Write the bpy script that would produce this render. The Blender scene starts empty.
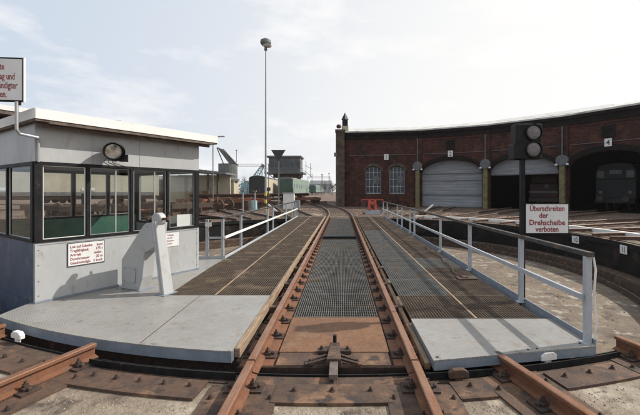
import bpy, bmesh, math, random
from math import sin, cos, tan, atan2, pi, radians as R, sqrt
from mathutils import Vector, Matrix
random.seed(7)
S = bpy.context.scene
COL = S.collection

# ------------------------------------------------------------ camera
cam = bpy.data.cameras.new('camera'); camo = bpy.data.objects.new('camera', cam); COL.objects.link(camo)
cam.sensor_width = 36; cam.lens = 350 / 640 * 36; cam.clip_end = 3000; cam.clip_start = .05
camo.location = (.083, 0, 1.55)
camo.rotation_euler = (R(90), 0, 0); cam.shift_x = -22 / 640; cam.shift_y = -16.5 / 640
S.camera = camo
# ------------------------------------------------------------ world and sun
SUN_EL, SUN_AZ = 40.0, 14.0       # azimuth of the sun measured from +X towards +Y
w = bpy.data.worlds.new('World'); S.world = w; w.use_nodes = True
nt = w.node_tree; nt.nodes.clear()
N = nt.nodes.new; L = nt.links.new
out = N('ShaderNodeOutputWorld'); bg = N('ShaderNodeBackground'); bg.inputs[1].default_value = .1
sky = N('ShaderNodeTexSky'); sky.sky_type = 'NISHITA'; sky.sun_disc = False
sky.sun_elevation = R(SUN_EL); sky.sun_rotation = R(90 - SUN_AZ)
sky.air_density = 1.0; sky.dust_density = 4.0; sky.ozone_density = 1.2
hsv = N('ShaderNodeHueSaturation'); hsv.inputs['Saturation'].default_value = .55; hsv.inputs['Value'].default_value = 1.0
tc = N('ShaderNodeTexCoord'); mp = N('ShaderNodeMapping'); mp.inputs['Scale'].default_value = (1, 1, 2.6)
mp.inputs['Location'].default_value = (.35, .1, .2)
no = N('ShaderNodeTexNoise'); no.inputs['Scale'].default_value = 3.6; no.inputs['Detail'].default_value = 7; no.inputs['Roughness'].default_value = .58
cr = N('ShaderNodeValToRGB'); cr.color_ramp.elements[0].position = .49; cr.color_ramp.elements[1].position = .70
cr.color_ramp.elements[0].color = (0, 0, 0, 1); cr.color_ramp.elements[1].color = (.75, .75, .75, 1)
sxyz = N('ShaderNodeSeparateXYZ'); L(tc.outputs['Generated'], sxyz.inputs[0])   # haze brightens towards the sun, on the right
dt = N('ShaderNodeVectorMath'); dt.operation = 'DOT_PRODUCT'; dt.inputs[1].default_value = (cos(R(SUN_AZ)), sin(R(SUN_AZ)), -.35); L(tc.outputs['Generated'], dt.inputs[0])
gr = N('ShaderNodeMapRange'); gr.interpolation_type = 'SMOOTHSTEP'; gr.inputs[1].default_value = -.75; gr.inputs[2].default_value = .55; L(dt.outputs['Value'], gr.inputs[0])
vc = N('ShaderNodeMixRGB'); vc.inputs[1].default_value = (6.7, 7.6, 8.85, 1); vc.inputs[2].default_value = (10.6, 10.5, 10.3, 1); L(gr.outputs[0], vc.inputs[0])
mx = N('ShaderNodeMixRGB'); mx.inputs[2].default_value = (10.6, 10.4, 10.2, 1)
# pale even veil of high haze over the whole sky
veil = N('ShaderNodeMixRGB'); veil.inputs[0].default_value = .88; L(vc.outputs[0], veil.inputs[2])
L(sky.outputs[0], hsv.inputs['Color']); L(hsv.outputs[0], veil.inputs[1]); L(veil.outputs[0], mx.inputs[1])
L(tc.outputs['Generated'], mp.inputs[0]); L(mp.outputs[0], no.inputs['Vector']); L(no.outputs[0], cr.inputs[0])
L(cr.outputs[0], mx.inputs[0]); L(mx.outputs[0], bg.inputs[0]); L(bg.outputs[0], out.inputs[0])

sl = bpy.data.lights.new('sun', 'SUN'); sl.energy = 4.9; sl.angle = R(.6); sl.color = (1, .945, .87)
so = bpy.data.objects.new('sun', sl); COL.objects.link(so)
sd = Vector((cos(R(SUN_EL)) * cos(R(SUN_AZ)), cos(R(SUN_EL)) * sin(R(SUN_AZ)), sin(R(SUN_EL))))
so.rotation_euler = sd.to_track_quat('Z', 'Y').to_euler(); so.location = (20, 5, 30)
S.view_settings.view_transform = 'Standard'; S.view_settings.look = 'None'
S.view_settings.exposure = 0; S.view_settings.gamma = 1
S.render.engine = 'CYCLES'

# ------------------------------------------------------------ materials
M = {}
def mat(name, base, var=None, scale=6, rough=.7, metal=0, bump=.0, bscale=40, spots=None, spot_scale=3, spot_lo=.55, spot_hi=.65, stretch=None, detail=6, spec=.4, fine=.18):
    """noise-mottled surface: base<->var over noise, optional spots (stains, rust, chips) and bump"""
    m = bpy.data.materials.new(name); m.use_nodes = True; t = m.node_tree; n = t.nodes; l = t.links
    b = n['Principled BSDF']; b.inputs['Roughness'].default_value = rough; b.inputs['Metallic'].default_value = metal
    b.inputs['Specular IOR Level'].default_value = spec
    g = n.new('ShaderNodeNewGeometry'); mpn = n.new('ShaderNodeMapping')
    if stretch: mpn.inputs['Scale'].default_value = stretch
    l.new(g.outputs['Position'], mpn.inputs[0])
    def noise(sc, det=detail, rg=.6):
        k = n.new('ShaderNodeTexNoise'); k.inputs['Scale'].default_value = sc; k.inputs['Detail'].default_value = det
        k.inputs['Roughness'].default_value = rg; l.new(mpn.outputs[0], k.inputs['Vector']); return k
    def mix(a, bcol, fac):
        q = n.new('ShaderNodeMixRGB')
        if isinstance(a, tuple): q.inputs[1].default_value = (*a, 1)
        else: l.new(a, q.inputs[1])
        q.inputs[2].default_value = (*bcol, 1)
        l.new(fac, q.inputs[0]); return q.outputs[0]
    def ramp(src, lo, hi):
        r = n.new('ShaderNodeMapRange'); r.inputs[1].default_value = lo; r.inputs[2].default_value = hi
        l.new(src, r.inputs[0]); return r.outputs[0]
    col = tuple(base)
    var = var or tuple(c * .75 for c in base)
    k = noise(scale); col = mix(col, var, ramp(k.outputs[0], .38, .62))
    if spots:
        for i, sp in enumerate(spots if isinstance(spots, list) else [spots]):
            k2 = noise(spot_scale * (1 + i * 1.7)); col = mix(col, sp, ramp(k2.outputs[0], spot_lo, spot_hi))
    fno = noise(scale * 9, 3); hs = n.new('ShaderNodeHueSaturation')
    v = n.new('ShaderNodeMapRange'); v.inputs[3].default_value = 1 - fine; v.inputs[4].default_value = 1 + fine; v.inputs[1].default_value = .3; v.inputs[2].default_value = .7
    l.new(fno.outputs[0], v.inputs[0]); l.new(v.outputs[0], hs.inputs['Value']); l.new(col, hs.inputs['Color'])
    l.new(hs.outputs[0], b.inputs['Base Color'])
    rr = n.new('ShaderNodeMapRange'); rr.inputs[3].default_value = max(0, rough - .12); rr.inputs[4].default_value = min(1, rough + .15)
    l.new(k.outputs[0], rr.inputs[0]); l.new(rr.outputs[0], b.inputs['Roughness'])
    if bump:
        bk = noise(bscale, 5); bp = n.new('ShaderNodeBump'); bp.inputs['Strength'].default_value = min(1, bump); bp.inputs['Distance'].default_value = .02 * max(bump, 1)
        l.new(bk.outputs[0], bp.inputs['Height']); l.new(bp.outputs[0], b.inputs['Normal'])
    M[name] = m; return m

mat('deck_paint', (.315, .305, .285), (.275, .265, .245), 1.6, .42, 0, .2, 60, spots=[(.25, .24, .22), (.25, .18, .115), (.12, .10, .085)], spot_scale=1.3, spot_lo=.60, spot_hi=.76, fine=.07)
# tread pattern of the chequer plate: raised lozenges
def chequer(name, src, dot=(.0, .0, .0), amt=.25, sc=28):
    m = M[src].copy(); m.name = name; t = m.node_tree; n = t.nodes; l = t.links; b = n['Principled BSDF']
    g = n.new('ShaderNodeNewGeometry'); sx = n.new('ShaderNodeSeparateXYZ'); l.new(g.outputs['Position'], sx.inputs[0])
    def mth(op, a, bb=None):
        q = n.new('ShaderNodeMath'); q.operation = op
        for i, v in enumerate((a, bb)):
            if v is None: continue
            if isinstance(v, (int, float)): q.inputs[i].default_value = v
            else: l.new(v, q.inputs[i])
        return q.outputs[0]
    u = mth('SINE', mth('MULTIPLY', mth('ADD', sx.outputs[0], sx.outputs[1]), pi * sc)); v = mth('SINE', mth('MULTIPLY', mth('SUBTRACT', sx.outputs[0], sx.outputs[1]), pi * sc))
    pz = mth('GREATER_THAN', mth('MULTIPLY', mth('ABSOLUTE', u), mth('ABSOLUTE', v)), .55)
    bp = n.new('ShaderNodeBump'); bp.inputs['Strength'].default_value = .7; bp.inputs['Distance'].default_value = .004
    l.new(pz, bp.inputs['Height']); l.new(bp.outputs[0], b.inputs['Normal'])
    lk = b.inputs['Base Color'].links[0].from_socket
    mxx = n.new('ShaderNodeMixRGB'); mxx.blend_type = 'MULTIPLY'; mxx.inputs[2].default_value = (1 - amt, 1 - amt, 1 - amt * .95, 1)
    inv = mth('MULTIPLY', mth('SUBTRACT', 1, pz), 1); l.new(inv, mxx.inputs[0]); l.new(lk, mxx.inputs[1]); l.new(mxx.outputs[0], b.inputs['Base Color'])
    M[name] = m
chequer('deck_chequer', 'deck_paint', amt=.22, sc=30)
mat('deck_side', (.22, .25, .29), (.17, .20, .235), 5, .55, 0, .15, 50, spots=(.2, .12, .07), spot_scale=6, spot_lo=.62, spot_hi=.72, fine=.07)
mat('rust_plate', (.115, .068, .044), (.07, .045, .034), 4, .75, .1, .35, 70, spots=[(.21, .12, .07), (.05, .036, .03)], spot_scale=2.4, spot_lo=.52, spot_hi=.64)
mat('rust_chequer0', (.24, .12, .062), (.20, .105, .058), 3, .7, .1, .3, 60, spots=[(.27, .17, .105), (.11, .07, .05)], spot_scale=3.2, spot_lo=.58, spot_hi=.74)
chequer('rust_chequer', 'rust_chequer0', amt=.3, sc=34)
mat('rust_rail', (.215, .098, .052), (.17, .075, .042), 9, .7, .15, .35, 90, spots=(.15, .085, .06), spot_scale=7)
mat('rail_head', (.30, .17, .11), (.24, .11, .06), 14, .38, .5, .1, 90, stretch=(1, .25, 1))
mat('dark_rust', (.10, .065, .045), (.06, .042, .034), 8, .8, .1, .4, 60, spots=(.18, .10, .06), spot_scale=5)
mat('clip_iron', (.045, .035, .032), (.09, .055, .04), 20, .7, .3, .3, 90)
mat('grate_brown', (.16, .12, .088), (.11, .085, .065), 5, .75, .2, .2, 60, spots=(.27, .20, .14), spot_scale=2)
mat('grate_grey', (.19, .185, .17), (.13, .125, .115), 5, .6, .05, .2, 60, spots=(.20, .16, .12), spot_scale=2)
mat('timber', (.36, .265, .175), (.22, .15, .10), 8, .85, 0, .5, 40, stretch=(8, .6, 8), spots=(.19, .10, .05), spot_scale=2)
mat('rail_paint', (.42, .445, .47), (.35, .375, .40), 6, .45, 0, .08, 60, spots=(.24, .16, .10), spot_scale=9, spot_lo=.66, spot_hi=.74, fine=.07)
mat('black_paint', (.010, .011, .012), (.02, .02, .02), 9, .5, 0, .1, 60, spots=(.09, .055, .035), spot_scale=8, spot_lo=.64, spot_hi=.74, fine=.07, spec=.15)
mat('white_paint', (.76, .75, .72), (.70, .69, .66), 5, .5, 0, .1, 60, spots=(.5, .46, .38), spot_scale=5, spot_lo=.62, spot_hi=.8, fine=.07)
mat('cabin_wall', (.40, .405, .405), (.36, .365, .365), 1.2, .42, 0, .04, 12, spots=[(.30, .28, .24), (.24, .17, .11)], spot_scale=1.5, spot_lo=.60, spot_hi=.82, stretch=(1.5, 1.5, .7), fine=.03)
mat('cabin_shade_blue', (.075, .10, .15), (.06, .08, .12), 3, .5, 0, .06, 30, spots=(.12, .13, .14), spot_scale=4, fine=.07)  # dark bluish shade of the unlit near wall, put into the colour
mat('soffit', (.15, .115, .09), (.09, .07, .06), 8, .8, 0, .3, 40)
mat('roof_felt', (.06, .058, .055), (.09, .085, .08), 5, .9, 0, .3, 60)
mat('green_panel', (.045, .13, .085), (.035, .10, .07), 5, .5, 0, .05, 30, fine=.07)
mat('inner_grey', (.22, .24, .25), (.18, .2, .2), 5, .6, fine=.07)
mat('sign_white', (.70, .70, .69), (.64, .64, .63), 5, .45, fine=.02)
mat('sign_red', (.30, .035, .04), (.22, .03, .035), 9, .6)
mat('ink', (.03, .03, .035), (.05, .05, .05), 9, .6)
mat('brick', (.07, .026, .019), (.038, .020, .017), 1.6, .85, 0, .5, 22, spots=[(.022, .017, .016), (.09, .035, .026)], spot_scale=.55, spot_lo=.52, spot_hi=.68, spec=.15)
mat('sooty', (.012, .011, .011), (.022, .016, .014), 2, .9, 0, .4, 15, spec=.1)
mat('ochre_stone', (.11, .08, .055), (.05, .036, .028), 1.5, .9, 0, .4, 15)
mat('yellow_post', (.20, .175, .07), (.13, .115, .06), 3, .7, 0, .2, 20, spots=(.10, .085, .06), spot_scale=2)
mat('stone_cap', (.15, .155, .155), (.10, .10, .10), 4, .85, 0, .3, 20, fine=.07)
mat('shutter', (.30, .31, .33), (.25, .26, .28), 1.4, .6, .1, 0, 10, stretch=(.5, .5, 3), spots=(.22, .21, .21), spot_scale=.8, spot_lo=.55, spot_hi=.8, fine=.07)
mat('roof_sheet', (.58, .57, .54), (.46, .45, .42), 1.2, .6, 0, .2, 8, spots=(.32, .29, .25), spot_scale=.7, fine=.07)
mat('ballast', (.155, .11, .08), (.09, .065, .052), .7, .95, 0, 1.0, 14, spots=[(.23, .175, .13), (.05, .04, .034), (.20, .10, .06)], spot_scale=.35, spot_lo=.52, spot_hi=.66)
mat('apron_concrete', (.27, .22, .165), (.18, .14, .105), 2.2, .92, 0, .9, 34, spots=[(.37, .32, .25), (.09, .068, .052)], spot_scale=1.4, spot_lo=.54, spot_hi=.66)
mat('pit_floor', (.18, .14, .10), (.13, .10, .075), 1.1, .9, 0, .5, 12, spots=[(.21, .145, .09), (.075, .058, .046), (.30, .27, .22)], spot_scale=.7, spot_lo=.56, spot_hi=.66)
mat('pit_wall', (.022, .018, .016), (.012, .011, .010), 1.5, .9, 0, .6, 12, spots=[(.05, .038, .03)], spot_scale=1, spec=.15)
mat('sleeper', (.10, .075, .055), (.15, .12, .09), 5, .9, 0, .4, 20)
mat('beige_paint', (.47, .43, .32), (.41, .37, .275), .6, .6, 0, .1, 8, spots=(.36, .31, .22), spot_scale=.4, spot_lo=.58, spot_hi=.8, fine=.07)
mat('grey_paint', (.17, .18, .18), (.12, .12, .12), 2, .7)
mat('green_paint', (.06, .115, .09), (.045, .085, .07), 1, .6, spots=(.05, .08, .06), spot_scale=.6, fine=.07)
mat('pale_green', (.19, .26, .215), (.14, .20, .165), 1, .6, fine=.07)
mat('blue_paint', (.33, .52, .56), (.26, .42, .46), 1, .6, spots=(.15, .2, .2), spot_scale=1, fine=.07)
mat('red_paint', (.50, .085, .06), (.38, .06, .045), 3, .55, spots=(.15, .07, .06), spot_scale=3, spot_lo=.6, spot_hi=.72, fine=.07)
mat('bluegrey_box', (.20, .26, .32), (.26, .28, .28), 3, .7, fine=.07)
mat('yellow_paint', (.60, .44, .06), (.5, .36, .06), 4, .6)
mat('galv', (.36, .37, .37), (.30, .31, .31), 4, .5, .4, fine=.07)
mat('tower_grey', (.15, .155, .15), (.10, .105, .10), .6, .8, spots=(.18, .18, .17), spot_scale=.5, fine=.07)
mat('bolt_steel', (.20, .17, .15), (.13, .10, .085), 9, .45, .4)
mat('tree_far', (.11, .10, .07), (.08, .08, .05), .2, .95)
mat('bark', (.09, .07, .05), (.06, .05, .04), 3, .9)
mat('stone_bits', (.36, .30, .23), (.22, .18, .15), 3, .95, 0, .3, 40)
mat('seat_vinyl', (.03, .03, .035), None, 5, .5)
mat('rail_top', (.055, .055, .055), (.035, .035, .035), 6, .45, spots=(.12, .08, .05), spot_scale=8)
mat('loco_dark', (.008, .010, .010), (.006, .006, .006), 1, .6, fine=.07)
mat('loco_red', (.045, .010, .009), (.03, .009, .008), 1, .6, fine=.07)
mat('yard_rail', (.12, .065, .042), (.07, .042, .032), 5, .75, .1, .3, 40)
mat('far_head', (.24, .17, .13), (.17, .12, .09), 5, .5, .3)
def courses(name, scale_w=.25, scale_h=.083, mortar=(.13, .10, .085)):
    t = M[name].node_tree; n = t.nodes; l = t.links; b = n['Principled BSDF']
    g = n.new('ShaderNodeNewGeometry'); sx = n.new('ShaderNodeSeparateXYZ'); l.new(g.outputs['Position'], sx.inputs[0])
    def mth(op, a, bb=None):
        q = n.new('ShaderNodeMath'); q.operation = op
        for i, v in enumerate((a, bb)):
            if v is None: continue
            if isinstance(v, (int, float)): q.inputs[i].default_value = v
            else: l.new(v, q.inputs[i])
        return q.outputs[0]
    ang = mth('MULTIPLY', mth('ARCTAN2', sx.outputs[0], mth('SUBTRACT', sx.outputs[1], 12.55)), 26.0)
    cb_ = n.new('ShaderNodeCombineXYZ'); l.new(ang, cb_.inputs[0]); l.new(sx.outputs[2], cb_.inputs[1])
    bt = n.new('ShaderNodeTexBrick'); bt.inputs['Scale'].default_value = 1; bt.inputs['Brick Width'].default_value = scale_w; bt.inputs['Row Height'].default_value = scale_h; bt.inputs['Mortar Size'].default_value = .008
    bt.inputs['Color1'].default_value = (.55, .55, .55, 1); bt.inputs['Color2'].default_value = (1.5, 1.4, 1.35, 1); bt.inputs['Mortar'].default_value = (1.7, 2.2, 2.3, 1); bt.inputs['Bias'].default_value = -.1
    l.new(cb_.outputs[0], bt.inputs['Vector'])
    mu = n.new('ShaderNodeMixRGB'); mu.blend_type = 'MULTIPLY'; mu.inputs[0].default_value = .75
    l.new(b.inputs['Base Color'].links[0].from_socket, mu.inputs[1]); l.new(bt.outputs[0], mu.inputs[2]); l.new(mu.outputs[0], b.inputs['Base Color'])
courses('brick')
def glass(name, tint=(.97, .98, .975), refl=1.0):
    m = bpy.data.materials.new(name); m.use_nodes = True; t = m.node_tree; n = t.nodes; l = t.links; n.clear()
    o = n.new('ShaderNodeOutputMaterial'); mx_ = n.new('ShaderNodeMixShader'); tr = n.new('ShaderNodeBsdfTransparent'); gl = n.new('ShaderNodeBsdfGlossy')
    gl.inputs['Roughness'].default_value = .03; tr.inputs[0].default_value = (*tint, 1); fr = n.new('ShaderNodeFresnel'); fr.inputs[0].default_value = 1.5
    gm = n.new('ShaderNodeNewGeometry'); iv = n.new('ShaderNodeMath'); iv.operation = 'SUBTRACT'; iv.inputs[0].default_value = 1; l.new(gm.outputs['Backfacing'], iv.inputs[1]); ml = n.new('ShaderNodeMath'); ml.operation = 'MULTIPLY'; l.new(iv.outputs[0], ml.inputs[0]); l.new(fr.outputs[0], ml.inputs[1]); l.new(ml.outputs[0], mx_.inputs[0]); l.new(tr.outputs[0], mx_.inputs[1]); l.new(gl.outputs[0], mx_.inputs[2]); l.new(mx_.outputs[0], o.inputs[0]); M[name] = m
glass('pane_glass')
mat('lens_glass', (.20, .18, .18), (.11, .10, .105), 22, .25, 0, .3, 120)
mat('dusty_pane', (.07, .08, .09), (.025, .03, .035), 2.2, .25, 0, .05, 6)
mat('reflector', (.05, .045, .04), (.75, .72, .66), 5, .15, .5)  # dark lamp bowl with a bright spot of light put into the colour

# ------------------------------------------------------------ mesh builder
WO = {}   # authored world origin of each object
def wo(o): return WO.get(o.name, Vector((0, 0, 0))) if o else Vector((0, 0, 0))
class MB:
    def __init__(s): s.v = []; s.f = []; s.mi = []; s.k = 0
    def slot(s, k): s.k = k; return s
    def add(s, vs, fs):
        o = len(s.v); s.v += [Vector(q) for q in vs]; s.f += [[o + i for i in f] for f in fs]; s.mi += [s.k] * len(fs); return s
    def hexa(s, p):   # 8 points: bottom 4 ccw, top 4 ccw
        return s.add(p, [(3, 2, 1, 0), (4, 5, 6, 7), (0, 1, 5, 4), (1, 2, 6, 5), (2, 3, 7, 6), (3, 0, 4, 7)])
    def box(s, x0, x1, y0, y1, z0, z1):
        return s.hexa([(x0, y0, z0), (x1, y0, z0), (x1, y1, z0), (x0, y1, z0), (x0, y0, z1), (x1, y0, z1), (x1, y1, z1), (x0, y1, z1)])
    def obox(s, c, sx, sy, sz, a=0):   # centre of the base, size, rotation about z
        c = Vector(c); P = []
        for z in (0, sz):
            for x, y in ((-1, -1), (1, -1), (1, 1), (-1, 1)):
                X, Y = x * sx / 2, y * sy / 2; P.append(c + Vector((X * cos(a) - Y * sin(a), X * sin(a) + Y * cos(a), z)))
        return s.hexa(P)
    def frame(s, d):
        d = Vector(d).normalized(); up = Vector((0, 0, 1)) if abs(d.z) < .95 else Vector((0, 1, 0))
        a = d.cross(up).normalized(); return a, a.cross(d).normalized()
    def bar(s, p0, p1, w_, h_):
        p0, p1 = Vector(p0), Vector(p1); a, b = s.frame(p1 - p0); P = []
        for p in (p0, p1):
            for i, j in ((-1, -1), (1, -1), (1, 1), (-1, 1)): P.append(p + a * i * w_ / 2 + b * j * h_ / 2)
        return s.add(P, [(0, 1, 2, 3), (7, 6, 5, 4), (0, 4, 5, 1), (1, 5, 6, 2), (2, 6, 7, 3), (3, 7, 4, 0)])
    def tube(s, pts, r, n=10, r2=None, cap=True):
        pts = [Vector(p) for p in pts]; o = len(s.v); K = len(pts)
        for i, p in enumerate(pts):
            d = (pts[min(i + 1, K - 1)] - pts[max(i - 1, 0)]); a, b = s.frame(d); rr = r if r2 is None else r + (r2 - r) * i / (K - 1)
            for j in range(n): t = 2 * pi * j / n; s.v.append(p + a * cos(t) * rr + b * sin(t) * rr)
        F = []
        for i in range(K - 1):
            for j in range(n): F.append([o + i * n + j, o + i * n + (j + 1) % n, o + (i + 1) * n + (j + 1) % n, o + (i + 1) * n + j])
        if cap: F.append([o + j for j in range(n)][::-1]); F.append([o + (K - 1) * n + j for j in range(n)])
        s.f += F; s.mi += [s.k] * len(F); return s
    def lathe(s, c, prof, axis=(0, 0, 1), n=20, cap=True):   # prof: (r, t along axis)
        c = Vector(c); ax = Vector(axis).normalized(); a, b = s.frame(ax); o = len(s.v)
        for r, t in prof:
            for j in range(n): q = 2 * pi * j / n; s.v.append(c + ax * t + a * cos(q) * r + b * sin(q) * r)
        F = []
        for i in range(len(prof) - 1):
            for j in range(n): F.append([o + i * n + j, o + i * n + (j + 1) % n, o + (i + 1) * n + (j + 1) % n, o + (i + 1) * n + j])
        if cap: F.append([o + j for j in range(n)][::-1]); F.append([o + (len(prof) - 1) * n + j for j in range(n)])
        s.f += F; s.mi += [s.k] * len(F); return s
    def prism(s, poly, vec):   # planar polygon of 3-D points extruded by vec
        P = [Vector(p) for p in poly]; n = len(P); vec = Vector(vec)
        return s.add(P + [p + vec for p in P], [list(range(n))[::-1], list(range(n, 2 * n))] + [[i, (i + 1) % n, n + (i + 1) % n, n + i] for i in range(n)])
    def build(s, name, m, parent=None, bevel=0, smooth=False):
        me = bpy.data.meshes.new(name)
        if not s.v: raise RuntimeError(name)
        lo = Vector([min(v[i] for v in s.v) for i in range(3)]); hi = Vector([max(v[i] for v in s.v) for i in range(3)])
        og = Vector(((lo.x + hi.x) / 2, (lo.y + hi.y) / 2, lo.z))
        me.from_pydata([tuple(v - og) for v in s.v], [], s.f)
        ms = m if isinstance(m, (list, tuple)) else [m]
        for q in ms: me.materials.append(M[q])
        for i, p in enumerate(me.polygons): p.material_index = s.mi[i]; p.use_smooth = smooth
        bm = bmesh.new(); bm.from_mesh(me); bmesh.ops.recalc_face_normals(bm, faces=bm.faces)
        if bevel: bmesh.ops.bevel(bm, geom=[e for e in bm.edges if e.calc_face_angle(0) > .5], offset=bevel, segments=1, affect='EDGES')
        bm.to_mesh(me); bm.free()
        if smooth: me.set_sharp_from_angle(angle=R(35))
        o = bpy.data.objects.new(name, me); COL.objects.link(o)
        o.location = og - wo(parent); o.parent = parent; WO[o.name] = og
        return o
def tag(o, label=None, cat=None, group=None, kind=None):
    for k, v in (('label', label), ('category', cat), ('group', group), ('kind', kind)):
        if v: o[k] = v
    return o
def thing(name, loc, label, cat, group=None):
    o = bpy.data.objects.new(name, None); o.empty_display_size = .2; COL.objects.link(o); o.location = loc; WO[o.name] = Vector(loc)
    return tag(o, label, cat, group)
CH = {}
def kids(o): return [c for c in COL.objects if c.parent == o]
def copy_tree(o, parent=None):
    c = o.copy(); COL.objects.link(c); c.parent = parent
    for ch in kids(o): copy_tree(ch, c)
    return c
def text_mb(lines, size, align='LEFT', sx=1.0, spacing=1.0, bold=.0):
    """lettering as a flat list of (verts, faces) in the XY plane"""
    cu = bpy.data.curves.new('lettering', 'FONT'); cu.body = '\n'.join(lines); cu.size = size; cu.align_x = align; cu.space_line = spacing
    cu.offset = bold; cu.resolution_u = 3; cu.extrude = .0008
    ob = bpy.data.objects.new('lettering', cu); COL.objects.link(ob)
    dg = bpy.context.evaluated_depsgraph_get(); me = bpy.data.meshes.new_from_object(ob.evaluated_get(dg))
    V = [(v.co.x * sx, v.co.y, v.co.z) for v in me.vertices]; F = [list(p.vertices) for p in me.polygons]
    bpy.data.objects.remove(ob); bpy.data.curves.remove(cu); bpy.data.meshes.remove(me); return V, F
def lettering(lines, size, org, ux, uy, m, parent, name='lettering', align='LEFT', sx=1.0, spacing=1.0, bold=0.0):
    V, F = text_mb(lines, size, align, sx, spacing, bold); ux = Vector(ux).normalized(); uy = Vector(uy).normalized(); nn = ux.cross(uy); org = Vector(org)
    b = MB(); b.add([org + ux * x + uy * y + nn * (z + .001) for x, y, z in V], F); return b.build(name, m, parent)

C = Vector((0, 12.55, 0)); RB, RP = 9.2, 9.38     # pit centre, bridge radius, pit radius
GZ = -.17                                           # ground level; rail top is 0
def pol(r, deg, z=0):   # deg clockwise from +Y seen from above
    t = R(deg); return Vector((r * sin(t), C.y + r * cos(t), z))

# ------------------------------------------------------------ setting
def ring(r0, r1, z, a0=0, a1=360, n=128):
    b = MB(); full = abs(a1 - a0 - 360) < .01; cnt = n if full else n + 1
    V = [pol(r0, a0 + (a1 - a0) * i / n, z) for i in range(cnt)] + [pol(r1, a0 + (a1 - a0) * i / n, z) for i in range(cnt)]
    F = [[i, (i + 1) % cnt, cnt + (i + 1) % cnt, cnt + i] for i in range(n)]
    return b.add(V, F)
b = MB(); rr_ = [RP + .004, 12, 18, 30, 60, 150, 400, 900]
for i in range(len(rr_) - 1):
    q = ring(rr_[i], rr_[i + 1], GZ); b.add(q.v, q.f)
tag(b.build('ground', 'ballast'), kind='structure')
b = ring(RP + .004, 12.5, GZ + .005, 146, 214, 32); q = ring(RP + .004, 14, GZ + .005, -16, 16, 16); b.add(q.v, q.f); tag(b.build('apron', 'apron_concrete'), kind='structure')
b = MB(); b.add([pol(RP + .1, i * 2.8125, -1.45) for i in range(128)], [list(range(128))])
tag(b.build('pit_floor', 'pit_floor'), kind='structure')
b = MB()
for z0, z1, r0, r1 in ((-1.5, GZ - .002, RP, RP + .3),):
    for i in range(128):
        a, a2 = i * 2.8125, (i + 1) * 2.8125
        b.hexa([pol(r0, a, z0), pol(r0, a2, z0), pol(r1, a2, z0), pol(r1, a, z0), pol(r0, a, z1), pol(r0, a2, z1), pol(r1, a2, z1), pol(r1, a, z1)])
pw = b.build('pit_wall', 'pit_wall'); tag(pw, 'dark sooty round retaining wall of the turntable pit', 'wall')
# ring rail in the pit
def curved_bar(b, r0, r1, z0, z1, a0, a1, n):
    for i in range(n):
        a, a2 = a0 + (a1 - a0) * i / n, a0 + (a1 - a0) * (i + 1) / n
        b.hexa([pol(r0, a, z0), pol(r0, a2, z0), pol(r1, a2, z0), pol(r1, a, z0), pol(r0, a, z1), pol(r0, a2, z1), pol(r1, a2, z1), pol(r1, a, z1)])
    return b
t = thing('pit_ring_rail', (0, C.y, -1.45), 'rusty circular rail running round the pit floor near its wall', 'rail')
curved_bar(MB(), 8.55, 8.68, -1.449, -1.43, 0, 360, 96).build('rail_foot', 'dark_rust', t)
curved_bar(MB(), 8.58, 8.65, -1.428, -1.29, 0, 360, 96).build('rail_head', 'dark_rust', t)
b = curved_bar(MB(), 8.9, 9.372, -1.449, -1.12, 0, 360, 96)
tag(b.build('pit_ledge', 'dark_rust'), 'dark concrete ledge along the foot of the pit wall', 'ledge')
# steel angle round the pit edge: flat leg and upstand
t = thing('pit_edge_angle', (0, C.y, GZ), 'black steel angle iron curving along the pit edge', 'edging')
curved_bar(MB(), RP - .03, RP + .11, GZ - .0, GZ + .016, 0, 360, 120).build('flat_leg', 'dark_rust', t)
for a0, a1 in ((171.0, 174.9), (162.0, 169.5), (146.5, 160.3), (185.3, 194.6), (205.6, 214)): curved_bar(MB(), RP + .052, RP + .066, GZ + .0165, GZ + .082, a0, a1, 10).build('raised_lip', 'black_paint', t)
curved_bar(MB(), RP - .045, RP - .032, GZ - .14, GZ + .035, 0, 360, 120).build('upstand', 'black_paint', t)

# ------------------------------------------------------------ rails and tracks
def rail_profile(sc=1.0, h=.14):
    hw, hf, wb = .036, .06, .009
    return [(-hf, 0), (hf, 0), (hf, .010), (wb, .026), (wb, h - .042), (hw, h - .032), (hw, h - .006), (hw - .008, h), (-hw + .008, h), (-hw, h - .006), (-hw, h - .032), (-wb, h - .042), (-wb, .026), (-hf, .010)]
def rail_mb(p0, p1, h=.14, top=0):
    """rail head top at z=top"""
    p0, p1 = Vector(p0), Vector(p1); d = (p1 - p0).normalized(); a = Vector((d.y, -d.x, 0)); b = MB()
    poly = [Vector((p0.x, p0.y, 0)) + a * x + Vector((0, 0, top - h + z)) for x, z in rail_profile(1, h)]
    b.prism(poly, Vector((p1.x - p0.x, p1.y - p0.y, 0)))
    n = len(poly); # head faces lighter
    for k, f in enumerate(b.f):
        if k >= 2 and (k - 2) in (5, 6, 7, 8): b.mi[k] = 1
    return b
def clip_mb(p, side_dir, along):
    """rail clip on one side of a rail: side_dir points away from the rail"""
    p = Vector(p); s_ = Vector(side_dir).normalized(); a = Vector(along).normalized(); an = atan2(s_.y, s_.x); b = MB()
    c = p + s_ * .095; b.obox((c.x, c.y, p.z), .13, .15, .014, an)
    c = p + s_ * .075; b.obox((c.x, c.y, p.z + .0142), .07, .065, .022, an)
    c = p + s_ * .07
    b.tube([(c.x, c.y, p.z + .0362), (c.x, c.y, p.z + .085)], .011, 8)
    b.lathe((c.x, c.y, p.z + .038), [(.024, 0), (.024, .02)], n=6)
    c = p + s_ * .125; b.lathe((c.x, c.y, p.z + .0142), [(.02, 0), (.02, .022), (.008, .03)], n=6)
    return b
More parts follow.
